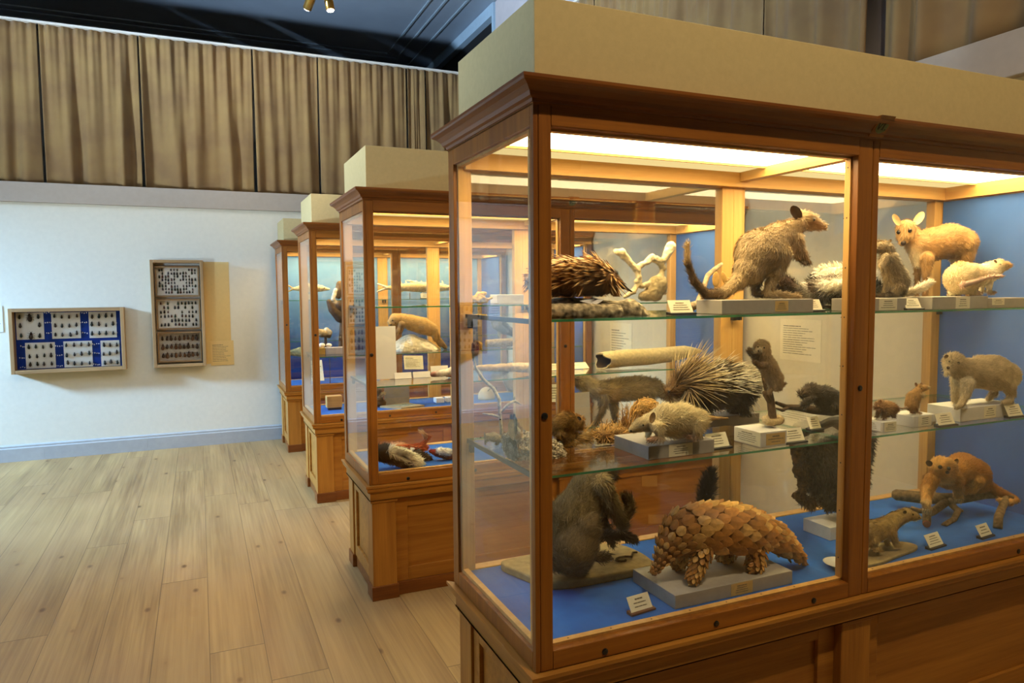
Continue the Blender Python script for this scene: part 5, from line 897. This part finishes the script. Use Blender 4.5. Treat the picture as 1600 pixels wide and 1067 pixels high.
animal('mottled_shells', 'mottled pink and white shells at the edge of the nearest cabinet stile', 'shell', Y2+.3, ['d9cdb4', '8a5a4a', '5a4638'], [(676, 585, 4, 684, 584, 5, 1), (684, 584, 5, 694, 582, 5, 0), (690, 585, 4, 706, 579, 6, 0), (684, 582, 3, 692, 585, 3, 2), (698, 586, 3, 708, 586, 4, 1)], .003, .0035, S2, None, mat=BONE, kc=.003)
# bird skins on the blue floor
def bird(name, label, Y, cols, items, hair, eyes=(), kc=.005, h=.005): return animal(name, label, 'bird skin', Y, cols, items, .008, h, FL0, hair, eyes=eyes, kc=kc, group='bird skins on the blue floor')
T, V, Q, C, FL, of = bird('pied_bird_skin', 'large black and white bird skin lying at the front of the second cabinet', Y2+.17, ['17140f', 'f0e8cc', 'c8b88c'], [(580, 707, 9, 600, 708, 13, 0), (600, 708, 13, 630, 716, 13, 0), (612, 704, 7, 632, 711, 9, 1, -.035), (632, 711, 9, 648, 720, 9, 1, -.015), (630, 718, 11, 650, 724, 5, 0, .0), (648, 719, 8, 655, 722, 4, 1)], dict(n=3500, L=.03, w=.002, lift=.1, var=.12))
T, V, Q, C, FL, of = bird('red_plumed_bird_skin', 'bird skin with long red plumes curling to buff tips, tagged white', Y2+.36, ['8a4a28', 'c85a28', 'd8a070', '5a3020'], [(606, 699, 5, 625, 699, 7, 2), (625, 699, 7, 645, 703, 7, 0), (645, 703, 6, 662, 700, 4, 1), (612, 697, 4, 628, 696, 4, 2)], dict(n=1500, L=.025, w=.0018, lift=.1))
m = MB(); rnd = random.Random(8)
for i in range(120):
    s = rnd.random(); a = P(612+rnd.uniform(0, 40), 699+rnd.uniform(-3, 4), Y2+.36+rnd.uniform(-.04, .04))+of; b = P(645+s*16+rnd.gauss(0, 2), 701-s*6+rnd.gauss(0, 1.5), Y2+.37)+of; c = P(661+s*12+rnd.gauss(0, 2), 693-s*10+rnd.gauss(0, 2), Y2+.38)+of; e = P(669-s*14+rnd.gauss(0, 3), 684-s*12+rnd.gauss(0, 2), Y2+.4+rnd.gauss(0, .03))+of
    a[2] = max(a[2], FL0+.012); b[2] = max(b[2], FL0+.01); kk = rnd.uniform(.7, 1.2); c1 = np.array(lin(rnd.choice(('a84420', 'b85a2c', '8a3a1c', 'c87c48'))))*kk; m.tube([a, b, c, e], [.0024, .0022, .0016, .0006], 4, [c1, c1, c1*.8, np.array(lin('c8a878'))*kk], False)
m.build('plumes', HAIR, T, None, False, 0, 'stuff')
a = P(644, 703, Y2+.28); tg = MB(); q = [a+np.array(v) for v in ((-.014, 0, -.012), (.008, -.004, -.016), (.014, 0, .01), (-.008, .004, .016))]; tg.hexa(q, [p+np.array([0, .001, 0]) for p in q]); tg.build('tag', CARDW, T)
bird('dark_bird_skin', 'dark brown bird skin lying behind the black and white one', Y2+.26, ['2c2016', '4a3a26', '16120e'], [(638, 711, 6, 652, 712, 8.5, 0), (652, 712, 8.5, 663, 714, 6, 1), (663, 714, 4, 671, 716, 2, 2)], dict(n=1800, L=.02, w=.0016, lift=.12))
bird('red_bird_skin', 'small red bird skin with a white wad and wire by the nearest cabinet stile', Y2+.26, ['8a2418', 'eee6d4', '4a1a14'], [(673, 705, 3, 684, 708, 5, 0), (684, 708, 5, 700, 712, 6, 2), (686, 704, 4.5, 700, 706, 5, 1, -.02), (700, 712, 5, 716, 712, 4, 0)], dict(n=1200, L=.016, w=.0014, lift=.2))
bird('yellow_headed_bird_skin', 'small bird skin with a yellow and green head beside the corner stile', Y2+.30, ['d8b04a', '3a5a2a', 'b87a34'], [(584, 700, 5, 594, 701, 5, 1), (594, 701, 5, 602, 700, 5, 0), (602, 700, 4, 609, 702, 1.2, 2)], dict(n=900, L=.014, w=.0014, lift=.2))
T = thing('paper_tag', 'white paper tag on a string by the red bird skin', 'tag', P(703, 722, Y2+.2)); a = P(702, 719, Y2+.2); a[2] = FL0+.03; q = [a+np.array(v) for v in ((-.012, 0, -.029), (.018, 0, -.029), (.018, .006, .022), (-.012, .006, .022))]; MB().hexa(q, [p+np.array([0, .0012, 0]) for p in q]).build('card', CARDW, T)
w = [P(683, 721, Y2+.2), P(690, 724, Y2+.19), P(700, 723, Y2+.2)]; w = [np.array([p[0], p[1], FL0+.003]) for p in w]; MB().tube(w, .0016, 6).build('string', CARDW, T)
m = MB(); w = [P(672, 699, Y2+.4), P(685, 697, Y2+.42), P(697, 701, Y2+.4), P(712, 702, Y2+.4)]; m.tube([np.array([p[0], p[1], FL0+.0025]) for p in w], .0018, 6); tag(m.build('black_wire', BLACK, None, (w[0][0], w[0][1], FL0)), 'thin black wire lying on the blue floor behind the red bird skin', 'wire')
# paper notes stuck on the panelled plinth of the second cabinet
for (u0, v0, u1, v1, l) in ((1003, 743, 1027, 760, 'small paper note stuck high on the plinth of the second cabinet'), (1013, 804, 1042, 818, 'paper note stuck low on the plinth of the second cabinet')):
    y = Y2+.0575; sheet('paper_note', l, [P(u0, v1, y), P(u1, v1, y), P(u1, v0, y), P(u0, v0, y)], .001, plain('tan_note', 'b98a4a', .7, .05), 0, 'note')

# ------------------------------------------------------------------ third cabinet
pr = limbs(Y3+.27, [(610, 546, 9, 640, 543, 18, 0), (640, 541, 18, 664, 546, 15, 0), (660, 545, 14, 684, 553, 7, 0), (630, 548, 14, 675, 550, 10, 0, -.05), (630, 545, 14, 672, 548, 12, 0, .06)], ['d8cda8']); stone('ice_rock', 'pale rounded rock under the fur seal in the third cabinet', 'rock', pr, None, .008, .03, .006, 25, S2, BONE, None, .12)
animal('fur_seal', 'tan fur seal pup draped over a pale rock in the third cabinet', 'stuffed seal', Y3+.27, ['c09a58', 'a07c40', 'd2b070', '8a6a3c'],
    [(609, 503, 4, 617, 499, 9, 2), (617, 499, 9, 628, 500, 10, 0), (628, 500, 10, 642, 504, 12, 0), (642, 504, 12, 660, 509, 13, 0), (660, 509, 13, 674, 515, 10.5, 0), (674, 515, 9, 680, 522, 6, 1), (680, 521, 5, 688, 537, 4.5, 1), (688, 534, 4.5, 695, 542, 3.5, 3), (676, 518, 5, 680, 530, 3.5, 1, -.03), (628, 508, 6, 624, 517, 4.5, 3, -.06), (624, 517, 4.5, 620, 521, 3, 3, -.07), (611, 507, 3, 616, 509, 3, 1, -.02)],
    .010, .007, None, dict(n=5000, L=.014, w=.0011, lift=.2, var=.18), eyes=[(611, 502, 1.1), (619, 507, 1)], nose=(608, 506, 1.3), zmin=S2+.001)
sheet('grey_picture_board', 'grey standing panel with a darker picture on the floor of the third cabinet', quad(601, 588, 640, 629, Y3+.34, .02, FL0), .004, plain('grey_print', '8f8c80', .5, .05))
sheet('yellow_text_sheet', 'pale yellow text sheet hanging under the middle shelf of the third cabinet', quad(632, 556, 662, 577, Y3+.5, .03), .002, CARD, 7)
T = thing('open_book', 'flat picture card with a brown border lying on the third cabinet floor', 'picture', (.72, Y3+.2, FL0)); o = [(.56, Y3+.25), (.69, Y3+.07), (.90, Y3+.13), (.80, Y3+.33)]; MB().hexa([(x, y, FL0+.001) for x, y in o], [(x, y, FL0+.016) for x, y in o]).build('card', plain('brown_card', 'a08a62', .6), T); c = np.mean(o, 0); k = [((np.array(p)-c)*.72+c) for p in o]
MB().hexa([(x, y, FL0+.0162) for x, y in k], [(x, y, FL0+.0168) for x, y in k]).build('picture', plain('mixed_print', '8c9078', .6, .6, 60), T)
animal('striped_hide', 'dark striped hide rolled up at the left corner of the third cabinet floor', 'hide', Y3+.2, ['4a3a22', 'b09a68', '2a2014'], [(580, 604, 8, 587, 612, 8, 0), (583, 608, 4, 594, 603, 3, 1, -.02), (587, 612, 8, 592, 622, 6, 2), (590, 618, 4, 599, 614, 3, 1, -.02), (590, 626, 7, 596, 628, 6, 0)], .005, .005, FL0, dict(n=1500, L=.015, w=.0015, lift=.3), kc=.004)
for (u0, u1, v, l) in ((680.5, 693, 618, 'small white paper box on the third cabinet floor'), (698, 710, 624, 'white paper box beside the black wire on the third cabinet floor')):
    a, b = P(u0, v, Y3+.3), P(u1, v, Y3+.3); plinth(l, a[0], b[0], Y3+.28, Y3+.36, FL0, .04, CARDW, (), 'small white paper boxes')
T = thing('wood_block', 'light wooden block with a dark foot on the third cabinet floor', 'block', (.24, Y3+.33, FL0)); a, b = P(511, 630, Y3+.3), P(535, 630, Y3+.3); MB().box(a[0], b[0], Y3+.3, Y3+.38, FL0+.02, FL0+.112).build('block', PALEX, T, None, False, .002); MB().box(a[0]+.01, b[0]-.006, Y3+.31, Y3+.37, FL0+.0006, FL0+.0205).build('foot', BLACK, T)
a, b = P(509, 556, Y3+.25), P(541, 556, Y3+.25); plinth('lilac-grey block on the middle shelf of the third cabinet', a[0], b[0], Y3+.25, Y3+.33, S2, .052, plain('lilac_block', 'a7a3a2', .6), (), 'blocks on the third cabinet shelf')
a, b = P(494, 556, Y3+.25), P(508.5, 556, Y3+.25); plinth('yellow block on the middle shelf of the third cabinet', a[0], b[0], Y3+.25, Y3+.33, S2, .052, plain('yellow_block', 'b08a3a', .6), (), 'blocks on the third cabinet shelf')
for (u, r, l) in ((503, 4.5, 'white egg on the yellow block in the third cabinet'), (514, 4, 'white egg on the lilac-grey block in the third cabinet')):
    p = P(u, 545, Y3+.29); R = r*mpp(p); T = thing('egg', l, 'egg', (p[0], p[1], S2+.0525), 'white eggs'); MB().ell((p[0], p[1], S2+.0535+R*.8), (np.array([R*1.15, 0, 0]), np.array([0, R*.85, 0]), np.array([0, 0, R*.8])), 14, 10).build('shell', plain('eggshell', 'ece2d0', .4), T, None, True)
animal('dark_big_billed_bird', 'dark stuffed bird with a pale throat on a brown trunk in the third cabinet', 'stuffed bird', Y3+.3, ['3c2c1c', 'e8dcc0', '5a4228', '7a6040'],
    [(531, 437, 5.5, 530, 445, 6, 3), (530, 445, 6, 529, 455, 5, 0), (524, 446, 3, 520, 460, 3, 1, -.02), (520, 460, 3, 524, 466, 4, 1), (514, 464, 4, 520, 476, 7, 2), (520, 476, 7, 532, 488, 9, 0), (516, 466, 4, 536, 470, 6, 2), (532, 488, 8, 545, 494, 9, 0), (530, 470, 8, 545, 480, 12, 0), (536, 495, 5, 535, 515, 5, 2), (535, 515, 5, 533, 538, 5, 2, .02)], .006, .006, S2, dict(n=1500, L=.015, w=.0012, lift=.15), kc=.005)
animal('small_skull', 'small buff skull on a dark stand in the third cabinet', 'skull', Y3+.32, ['d6b880', '4a3620', 'eadcb8'], [(494, 504, 4, 507, 506, 5, 0), (502, 510, 4, 514, 509, 4, 1), (510, 502, 4, 515, 506, 4, 2), (505, 510, 3, 514, 512, 3, 1), (508, 514, 2.5, 508, 534, 3, 1, .06)], .004, .005, S2, None, mat=BONE, kc=.004)
a, b = P(765, 549, Y3+.25), P(832, 549, Y3+.25); T = thing('log_perch', 'pale log on the middle shelf of the third cabinet', 'log', ((a[0]+b[0])/2, Y3+.25, S2)); MB().tube([(a[0]-.03, Y3+.25, S2+.038), ((a[0]+b[0])/2, Y3+.25, S2+.04), (b[0]+.05, Y3+.25, S2+.038)], [.034, .037, .034], 14, lin('a8946c')).build('wood', BARK, T, None, True)
animal('grey_long_tailed_bird', 'grey long-tailed bird on the pale log in the third cabinet', 'stuffed bird', Y3+.25, ['7f7c74', '55534e', '9a968c'], [(772, 508, 6, 778, 514, 9, 0), (778, 514, 10, 788, 522, 9, 0), (788, 522, 8, 805, 531, 5, 1), (805, 531, 4, 825, 535, 2, 1), (786, 513, 4, 797, 524, 2, 1, -.04), (780, 524, 3, 780, 533, 2, 2)], .006, .006, S2+.078, dict(n=1500, L=.02, w=.0014, lift=.12))
animal('pheasant', 'brown pheasant with a dark neck ring on the floor of the third cabinet', 'stuffed bird', Y3+.22, ['7a5430', '2c3a4a', 'c8b8a0', '9a6c3a', 'a09880'], [(796, 584, 5, 799, 581, 5, 1), (796, 586, 4, 795, 600, 6, 4), (795, 600, 9, 800, 610, 10, 4), (800, 600, 9, 820, 603, 14, 0), (820, 603, 14, 845, 607, 11, 0), (803, 590, 6, 822, 594, 8, 3), (845, 607, 9, 870, 612, 4, 3), (812, 614, 4, 810, 630, 2, 2), (820, 614, 4, 820, 630, 2, 2, .04)], .007, .007, FL0, dict(n=2500, L=.03, w=.0018, lift=.12), kc=.005)
T = thing('domed_shell', 'pale domed shell behind the bleached branch on the third cabinet floor', 'shell', (1.46, Y3+.3, FL0)); a = P(760, 626, Y3+.3); R = 13*mpp(a); MB().lathe([(R, .0008), (R*1.02, R*.3), (R*.92, R*.8), (R*.62, R*1.25), (R*.2, R*1.45), (.001, R*1.47)], (a[0], a[1], FL0), 20).build('shell', plain('pale_shell', 'c9b98e', .5, .1, 20), T, None, True)

# ------------------------------------------------------------------ farthest cabinet: fishes before the sea-blue board
def fish(label, Y, cols, u0, u1, v, r, z, fins=True, tail=1, spines=0):
    """a fish with its head at u1 and its tail at u0"""
    L = u1-u0; f = lambda t: u0+L*t; it = [(f(.1), v+1, r*.28, f(.3), v, r*.7, 0), (f(.3), v, r*.7, f(.55), v-.5, r, 0), (f(.55), v-.5, r, f(.8), v, r*.8, 1), (f(.8), v, r*.8, f(1), v+1.5, r*.25, 1), (f(.12), v, r*.25, f(0), v-r*.7, r*.16, 2), (f(.12), v+1, r*.25, f(0), v+r*.8, r*.16, 2)]
    if fins: it += [(f(.5), v-r, r*.2, f(.38), v-r*1.35, r*.12, 2), (f(.66), v+r*.6, r*.2, f(.56), v+r*1.2, r*.12, 2, -.02), (f(.35), v+r*.5, r*.18, f(.28), v+r, r*.1, 2)]
    for i in range(spines): it.append((f(.3+.6*i/spines), v-r*.9, r*.18, f(.29+.6*i/spines), v-r*1.4, r*.06, 2))
    T, V, Q, C, FL, of = animal('stuffed_fish', label, 'fish', Y, cols, it, .006, .006, None, None, mat=HORN, eyes=[(f(.93), v, r*.16)], group='stuffed fishes before the blue board'); b = V[:, 2].min(); c = V.mean(0)
    for s in (-.15, .15): MB().tube([(c[0]+s*abs(L)*.006, c[1], z+.0006), (c[0]+s*abs(L)*.006, c[1], b+.012)], .004, 8).build('stand', DARKM, T, None, True)
    return T
yw = ['d2bc80', 'e0cf9c', 'b89c5c']
fish('yellowish fish with a forked tail at the left end of the farthest cabinet', Y4+.3, yw, 450, 514, 450.5, 6.5, S1)
fish('sturgeon-like fish with a row of back spines in the farthest cabinet', Y4+.3, ['c2b078', 'd8c894', 'e8dfb8'], 590, 712, 449, 8, S1, True, 1, 9)
fish('big greenish pike with pale spots at the bottom left of the farthest cabinet', Y4+.14, ['6a6a48', '87845c', '55563c'], 555, 447, 550, 9.5, FL0)
for (u, w, l) in ((485, .1, 'cream card under the yellowish fish'), (665, .1, 'cream card under the sturgeon-like fish')): cardholder(l, P(u, 465, Y4+.12)[0], Y4+.12, S1, w, .055, 0, 3)
sheet('leaning_text_sheet', 'cream text sheet leaning on the floor of the farthest cabinet', [np.array([P(478, 600, Y4+.4)[0], Y4+.4, FL0+.001]), np.array([P(507, 600, Y4+.4)[0], Y4+.4, FL0+.001]), np.array([P(503, 566, Y4+.5)[0], Y4+.5, FL0+.215]), np.array([P(479, 566, Y4+.5)[0], Y4+.5, FL0+.215])], .002, CARD, 6)

# ------------------------------------------------------------------ posters on the right wall between the cabinets
def poster(label, u0, v0, u1, v1, rows, x=XR-.002):
    a, b, c, d = PX(u0, v1, x), PX(u1, v1, x), PX(u1, v0, x), PX(u0, v0, x); zb, zt = (a[2]+b[2])/2, (c[2]+d[2])/2; ya, yb = (a[1]+d[1])/2, (b[1]+c[1])/2
    q = [np.array([x, ya, zb]), np.array([x, yb, zb]), np.array([x, yb, zt]), np.array([x, ya, zt])]; return sheet('wall_text_poster', label, q, -.002 if False else .0015, plain('cream_poster', 'e2d2a0', .7, .03), rows, 'poster', 'text posters on the right wall')
poster('cream text poster on the wall behind the nearest cabinet', 1219, 499, 1283, 564, 13)
poster('cream text poster on the wall behind the second cabinet, above the hollow tusk', 953, 505, 987, 572, 12)

# ------------------------------------------------------------------ beetle cases on the far wall
CASE = [wood('case_oak_' + 'xyz'[i], '8a6a44', 'b08c5c', i, .5) for i in (0, 1, 2)]; NAVY = plain('navy_felt', '16307c', .9, .1, 20, .05, .1); PINCARD = plain('pinning_card', 'dcd6c6', .8, .03, 30)
def wallcase(name, label, u, d, fr):
    x0, x1, z0, z1 = u; T = thing(name, label, 'wall case', ((x0+x1)/2, YF-d/2, z0)); y0, y1 = YF-d, YF-.001
    for a, b in ((x0, x0+fr), (x1-fr, x1)): MB().box(a, b, y0, y1, z0, z1).build('frame_stile', CASE[2], T, None, False, .003)
    for a, b in ((z0, z0+fr), (z1-fr, z1)): MB().box(x0+fr, x1-fr, y0, y1, a, b).build('frame_rail', CASE[0], T, None, False, .003)
    return T
bugs = []
def beetle_mesh(name, col, legs=True):
    m = MB(); c = lin(col); k = tuple(x*.5 for x in c); m.ell((0, -.16, -.12), (np.array([.24, 0, 0]), np.array([0, .14, 0]), np.array([0, 0, .36])), 10, 8, c); m.ell((0, -.16, .28), (np.array([.17, 0, 0]), np.array([0, .11, 0]), np.array([0, 0, .13])), 8, 6, k); m.ell((0, -.15, .43), (np.array([.09, 0, 0]), np.array([0, .08, 0]), np.array([0, 0, .08])), 8, 6, k)
    for s in (-1, 1):
        for z0, z1 in ((.22, .36), (.05, .0), (-.1, -.34)): m.tube([(s*.15, -.12, z0), (s*.32, -.12, (z0+z1)/2+.03), (s*.40, -.04, z1)], .018, 4, k)
        if legs: m.tube([(s*.04, -.14, .48), (s*.15, -.12, .62)], .012, 4, k)
    o = m.build(name, HORN, None, (0, 0, 0), True); COL.objects.unlink(o); return o.data
B1 = [beetle_mesh('beetle', c) for c in ('2a2018', '3a2a1a', '1f2418')]; B2 = [beetle_mesh('beetle', c) for c in ('22281c', '1c1816', '2a2430', '2c3c28', '5a3024')]; B3 = [beetle_mesh('beetle', c) for c in ('5a3a22', '6e4a2c', '46301e')]
def bug(me, x, y, z, s, label, group, rz):
    z = min(max(z, lim[0]+.62*s), lim[1]-.68*s); o = bpy.data.objects.new('beetle', me); COL.objects.link(o); o.location = (x, y, z); o.scale = (s, s, s); o.rotation_euler = (0, rz, 0); tag(o, label, 'beetle', group)
# wide case
cx0, cx1, cz0, cz1 = -2.41, -1.448, .85, 1.472; T = wallcase('wide_beetle_case', 'wide oak wall case of beetles on white cards over blue felt', (cx0, cx1, cz0, cz1), .11, .034)
MB().box(cx0+.034, cx1-.034, YF-.012, YF-.002, cz0+.034, cz1-.034).build('blue_back', NAVY, T); MB().box(cx0+.03, cx1-.03, YF-.1, YF-.097, cz0+.03, cz1-.03).build('glass_pane', GLASS, T)
lim = (cz0+.036, cz1-.036); rnd = random.Random(12); s8 = lambda q: (P(q[0]/8, 470+q[1]/8, YF-.014)[0], P(q[0]/8, 470+q[1]/8, YF-.014)[2]); lett = MB()
for a, b, cc, d in ((212, 145, 540, 488), (655, 140, 998, 475), (1120, 132, 1448, 465), (330, 515, 685, 850), (808, 497, 1148, 832), (1270, 490, 1490, 820)):
    xa, za = s8((a, d)); xb, zb = s8((cc, b)); xa = max(xa, cx0+.037); xb = min(xb, cx1-.037); za = max(za, cz0+.037); zb = min(zb, cz1-.037)
    card = MB().box(xa, xb, YF-.016, YF-.0121, za, zb).build('pinning_card', PINCARD, T); nx = 4 if cc-a > 250 else 3
    if a == 212: nx = 3
    for i in range(nx):
        for j in range(3):
            big = a == 212 and i == 1; w = (xb-xa)/nx; h = (zb-za)/3; s = rnd.uniform(.038, .05)*(1.75 if big and j != 1 else 1)
            if big and j == 1: continue
            bug(rnd.choice(B1), xa+w*(i+.5)+rnd.uniform(-.006, .006), YF-.0168, za+h*(j+.5)+rnd.uniform(-.01, .01), s, 'small dark beetle pinned on a white card in the wide wall case', 'beetles in the wide wall case', rnd.uniform(-.08, .08))
for a, b in ((555, 150), (565, 270), (585, 400), (1000, 150), (1005, 270), (1010, 400), (260, 570), (250, 715), (260, 830), (695, 565), (695, 680), (700, 815), (1155, 540), (1160, 650), (1170, 795), (1458, 280), (1460, 400)):
    for k in range(4 if a < 1450 else 1):
        x, z = s8((a+k*26+rnd.uniform(-3, 3), b+rnd.uniform(-6, 6))); h = rnd.uniform(.004, .007)
        if x < cx1-.045 and x > cx0+.045: lett.box(x-.004, x+.002, YF-.0128, YF-.0121, z-h, z+h); lett.box(x, x+.006, YF-.0128, YF-.0121, z-h*.3, z+h*.3)
lett.build('lettering', CARDW, T)
# tall case of three glazed drawers
tx0, tx1, tz0, tz1 = -1.202, -.712, .852, 1.943; T = wallcase('tall_beetle_case', 'tall oak wall case of three beetle drawers one above the other', (tx0, tx1, tz0, tz1), .10, .03)
MB().box(tx0+.03, tx1-.03, YF-.006, YF-.002, tz0+.03, tz1-.03).build('back', PINCARD, T); MB().box(tx0+.026, tx1-.026, YF-.095, YF-.092, tz0+.026, tz1-.026).build('glass_pane', GLASS, T)
hh = (tz1-tz0-.06-.06)/3; lab3 = ['top', 'middle', 'bottom']
for r in range(3):
    zb = tz1-.03-.02-(r+1)*hh-r*.012; zt2 = zb+hh-.012; m = MB(); xa, xb = tx0+.04, tx1-.04; m.box(xa, xa+.014, YF-.06, YF-.0065, zb, zt2); m.box(xb-.014, xb, YF-.06, YF-.0065, zb, zt2); m.box(xa+.014, xb-.014, YF-.06, YF-.0065, zb, zb+.016); m.box(xa+.014, xb-.014, YF-.06, YF-.0065, zt2-.014, zt2); dr_ = m.build('drawer', CASE[0], T, None, False, .002)
    MB().box(xa+.014, xb-.014, YF-.012, YF-.0066, zb+.016, zt2-.014).build('drawer_floor', PINCARD if r < 2 else plain('grey_pinning_card', 'b5aa98', .8), dr_)
    lim = (zb+.018, zt2-.016); cols, rows, sz = ((13, 8, .032), (11, 6, .036), (9, 3, .062))[r]; w = (xb-xa-.05)/cols; h = (zt2-zb-.05)/rows
    for i in range(cols):
        for j in range(rows):
            if rnd.random() < (.30, .25, .0)[r]: continue
            bug(rnd.choice((B2, B2, B3)[r]), xa+.025+w*(i+.5)+rnd.uniform(-.002, .002), YF-.0128, zb+.028+h*(j+.5)+rnd.uniform(-.004, .004), sz*rnd.uniform(.75, 1.1), 'pinned beetle in the %s drawer of the tall wall case' % lab3[r], 'beetles in the %s drawer' % lab3[r], rnd.uniform(-.1, .1))
x0 = float(P(316, 500, YF)[0])
sheet('beige_wall_board', 'plain beige paper panel on the wall right of the tall beetle case', [np.array([tx1+.001, YF-.004, .862]), np.array([-.462, YF-.004, .862]), np.array([-.462, YF-.004, 1.93]), np.array([tx1+.001, YF-.004, 1.93])], .003, plain('beige_panel_paper', 'd0b273', .75, .03), 0, 'panel')
sheet('beige_text_sheet', 'beige text sheet over the foot of the plain beige wall panel', [np.array([-.668, YF-.0065, .842]), np.array([-.440, YF-.0065, .842]), np.array([-.440, YF-.0065, 1.102]), np.array([-.668, YF-.0065, 1.102])], .002, plain('beige_sheet_paper', 'd6b97c', .75, .03), 11, 'sheet')  # printed paper sheet hung on the wall panel
sheet('white_wall_notice', 'white paper notice left of the wide beetle case at the picture edge', [np.array([-2.62, YF-.004, 1.25]), np.array([-2.472, YF-.004, 1.25]), np.array([-2.472, YF-.004, 1.50]), np.array([-2.62, YF-.004, 1.50])], .002, plain('white_notice', 'd8d8da', .7, .02), 6, 'notice')
# ------------------------------------------------------------------ light: daylight through the left windows, added ceiling fill, ceiling spots, cabinet lamps, hall behind the viewer
def area(name, loc, target, size, col, power, sy=None, spread=math.pi):
    l = bpy.data.lights.new(name, 'AREA'); l.energy = power; l.color = col; l.shape = 'RECTANGLE'; l.size = size; l.size_y = sy or size; l.spread = spread
    o = bpy.data.objects.new(name, l); COL.objects.link(o); o.location = loc; d = Vector(target)-Vector(loc); o.rotation_euler = d.to_track_quat('-Z', 'Y').to_euler(); return o
area('daylight_far', (-8.2, 5.2, 3.4), (-2.0, 6.5, 1.2), .6, (.33, .6, 1.0), 2900)
area('daylight_near', (-7.4, 1.2, 2.6), (0, 2.0, 1.2), 1.6, (.55, .75, 1.0), 70)
area('ceiling_fill', (-7.2, 1.3, .3), (-2.2, 4.6, 4.9), 1.2, (.62, .8, 1.0), 2800, None, math.radians(95))  # added upward fill outside the window, brightens the ceiling
def spot(name, loc, target, power, col=(1, .8, .52), ang=60, blend=.6, r=.03):
    l = bpy.data.lights.new(name, 'SPOT'); l.energy = power; l.color = col; l.spot_size = math.radians(ang); l.spot_blend = blend; l.shadow_soft_size = r
    o = bpy.data.objects.new(name, l); COL.objects.link(o); o.location = loc; d = Vector(target)-Vector(loc); o.rotation_euler = d.to_track_quat('-Z', 'Y').to_euler(); return o
BRASS = plain('brass', 'b08a45', .28, .08, 30, 0, .5, .9); LENS = glow('spot_lens', (1, .9, .68), 30.0)
def spotlight(label, p, aim, power, ang=60, lit=True):
    p = np.array(p); d = np.array(aim)-p; d /= np.linalg.norm(d); T = thing('spotlight', label, 'lamp', p, 'brass ceiling spotlights')
    MB().tube([p-d*.16, p-d*.15, p, p+d*.001], [.02, .027, .027, .024], 18).build('lamp_tube', BRASS, T, None, True)
    MB().tube([p+d*.0012, p+d*.006], [.022, .02], 18).build('lens', LENS, T, None, True)
    q = p-d*.1+np.array([0, .035, 0]); MB().tube([p-d*.1, q, q+np.array([0, 0, .05]), (q[0], q[1], HC-.02)], .006, 8).build('rod', BRASS, T, None, True)
    MB().tube([(q[0], q[1], HC-.02), (q[0], q[1], HC)], .045, 18).build('ceiling_rose', BRASS, T, None, True)
    if lit: spot('spot_beam', p+d*.012, aim, power, (1, .82, .55), ang)
spotlight('left brass ceiling spotlight of the pair, hanging straight down', (-.091, 3.023, 3.34), (-1.0, 6.3, 1.0), 60, 75)
spotlight('right brass ceiling spotlight of the pair, tilted towards the cabinets', (.044, 3.0, 3.34), (.5, 2.6, 0), 90, 70)
for (p, a, pw, an) in (((-2.2, 3.2, 4.6), (-2.0, 6.54, 3.3), 45, 70), ((-.2, 4.2, 4.6), (.3, 6.54, 3.4), 60, 60), ((-1.2, 1.0, 4.7), (-1.4, 2.6, 0), 155, 90), ((.5, -1.7, 4.8), (1.0, 0, 1.2), 350, 85)):
    spot('ceiling_lamp', p, a, pw, (1, .8, .52), an, .7, .05)
W = bpy.data.worlds.new('hall_ambience'); SC.world = W; W.use_nodes = True
bg = W.node_tree.nodes['Background']; bg.inputs[0].default_value = (1.0, .8, .52, 1); bg.inputs[1].default_value = .2
vs_ = SC.view_settings; vs_.view_transform = 'Standard'; vs_.look = 'None'; vs_.gamma = 1.0; vs_.exposure = 0.0; vs_.use_curve_mapping = False
SC.cycles.transparent_max_bounces = 48; SC.cycles.max_bounces = 10; SC.cycles.caustics_reflective = False; SC.cycles.use_denoising = True
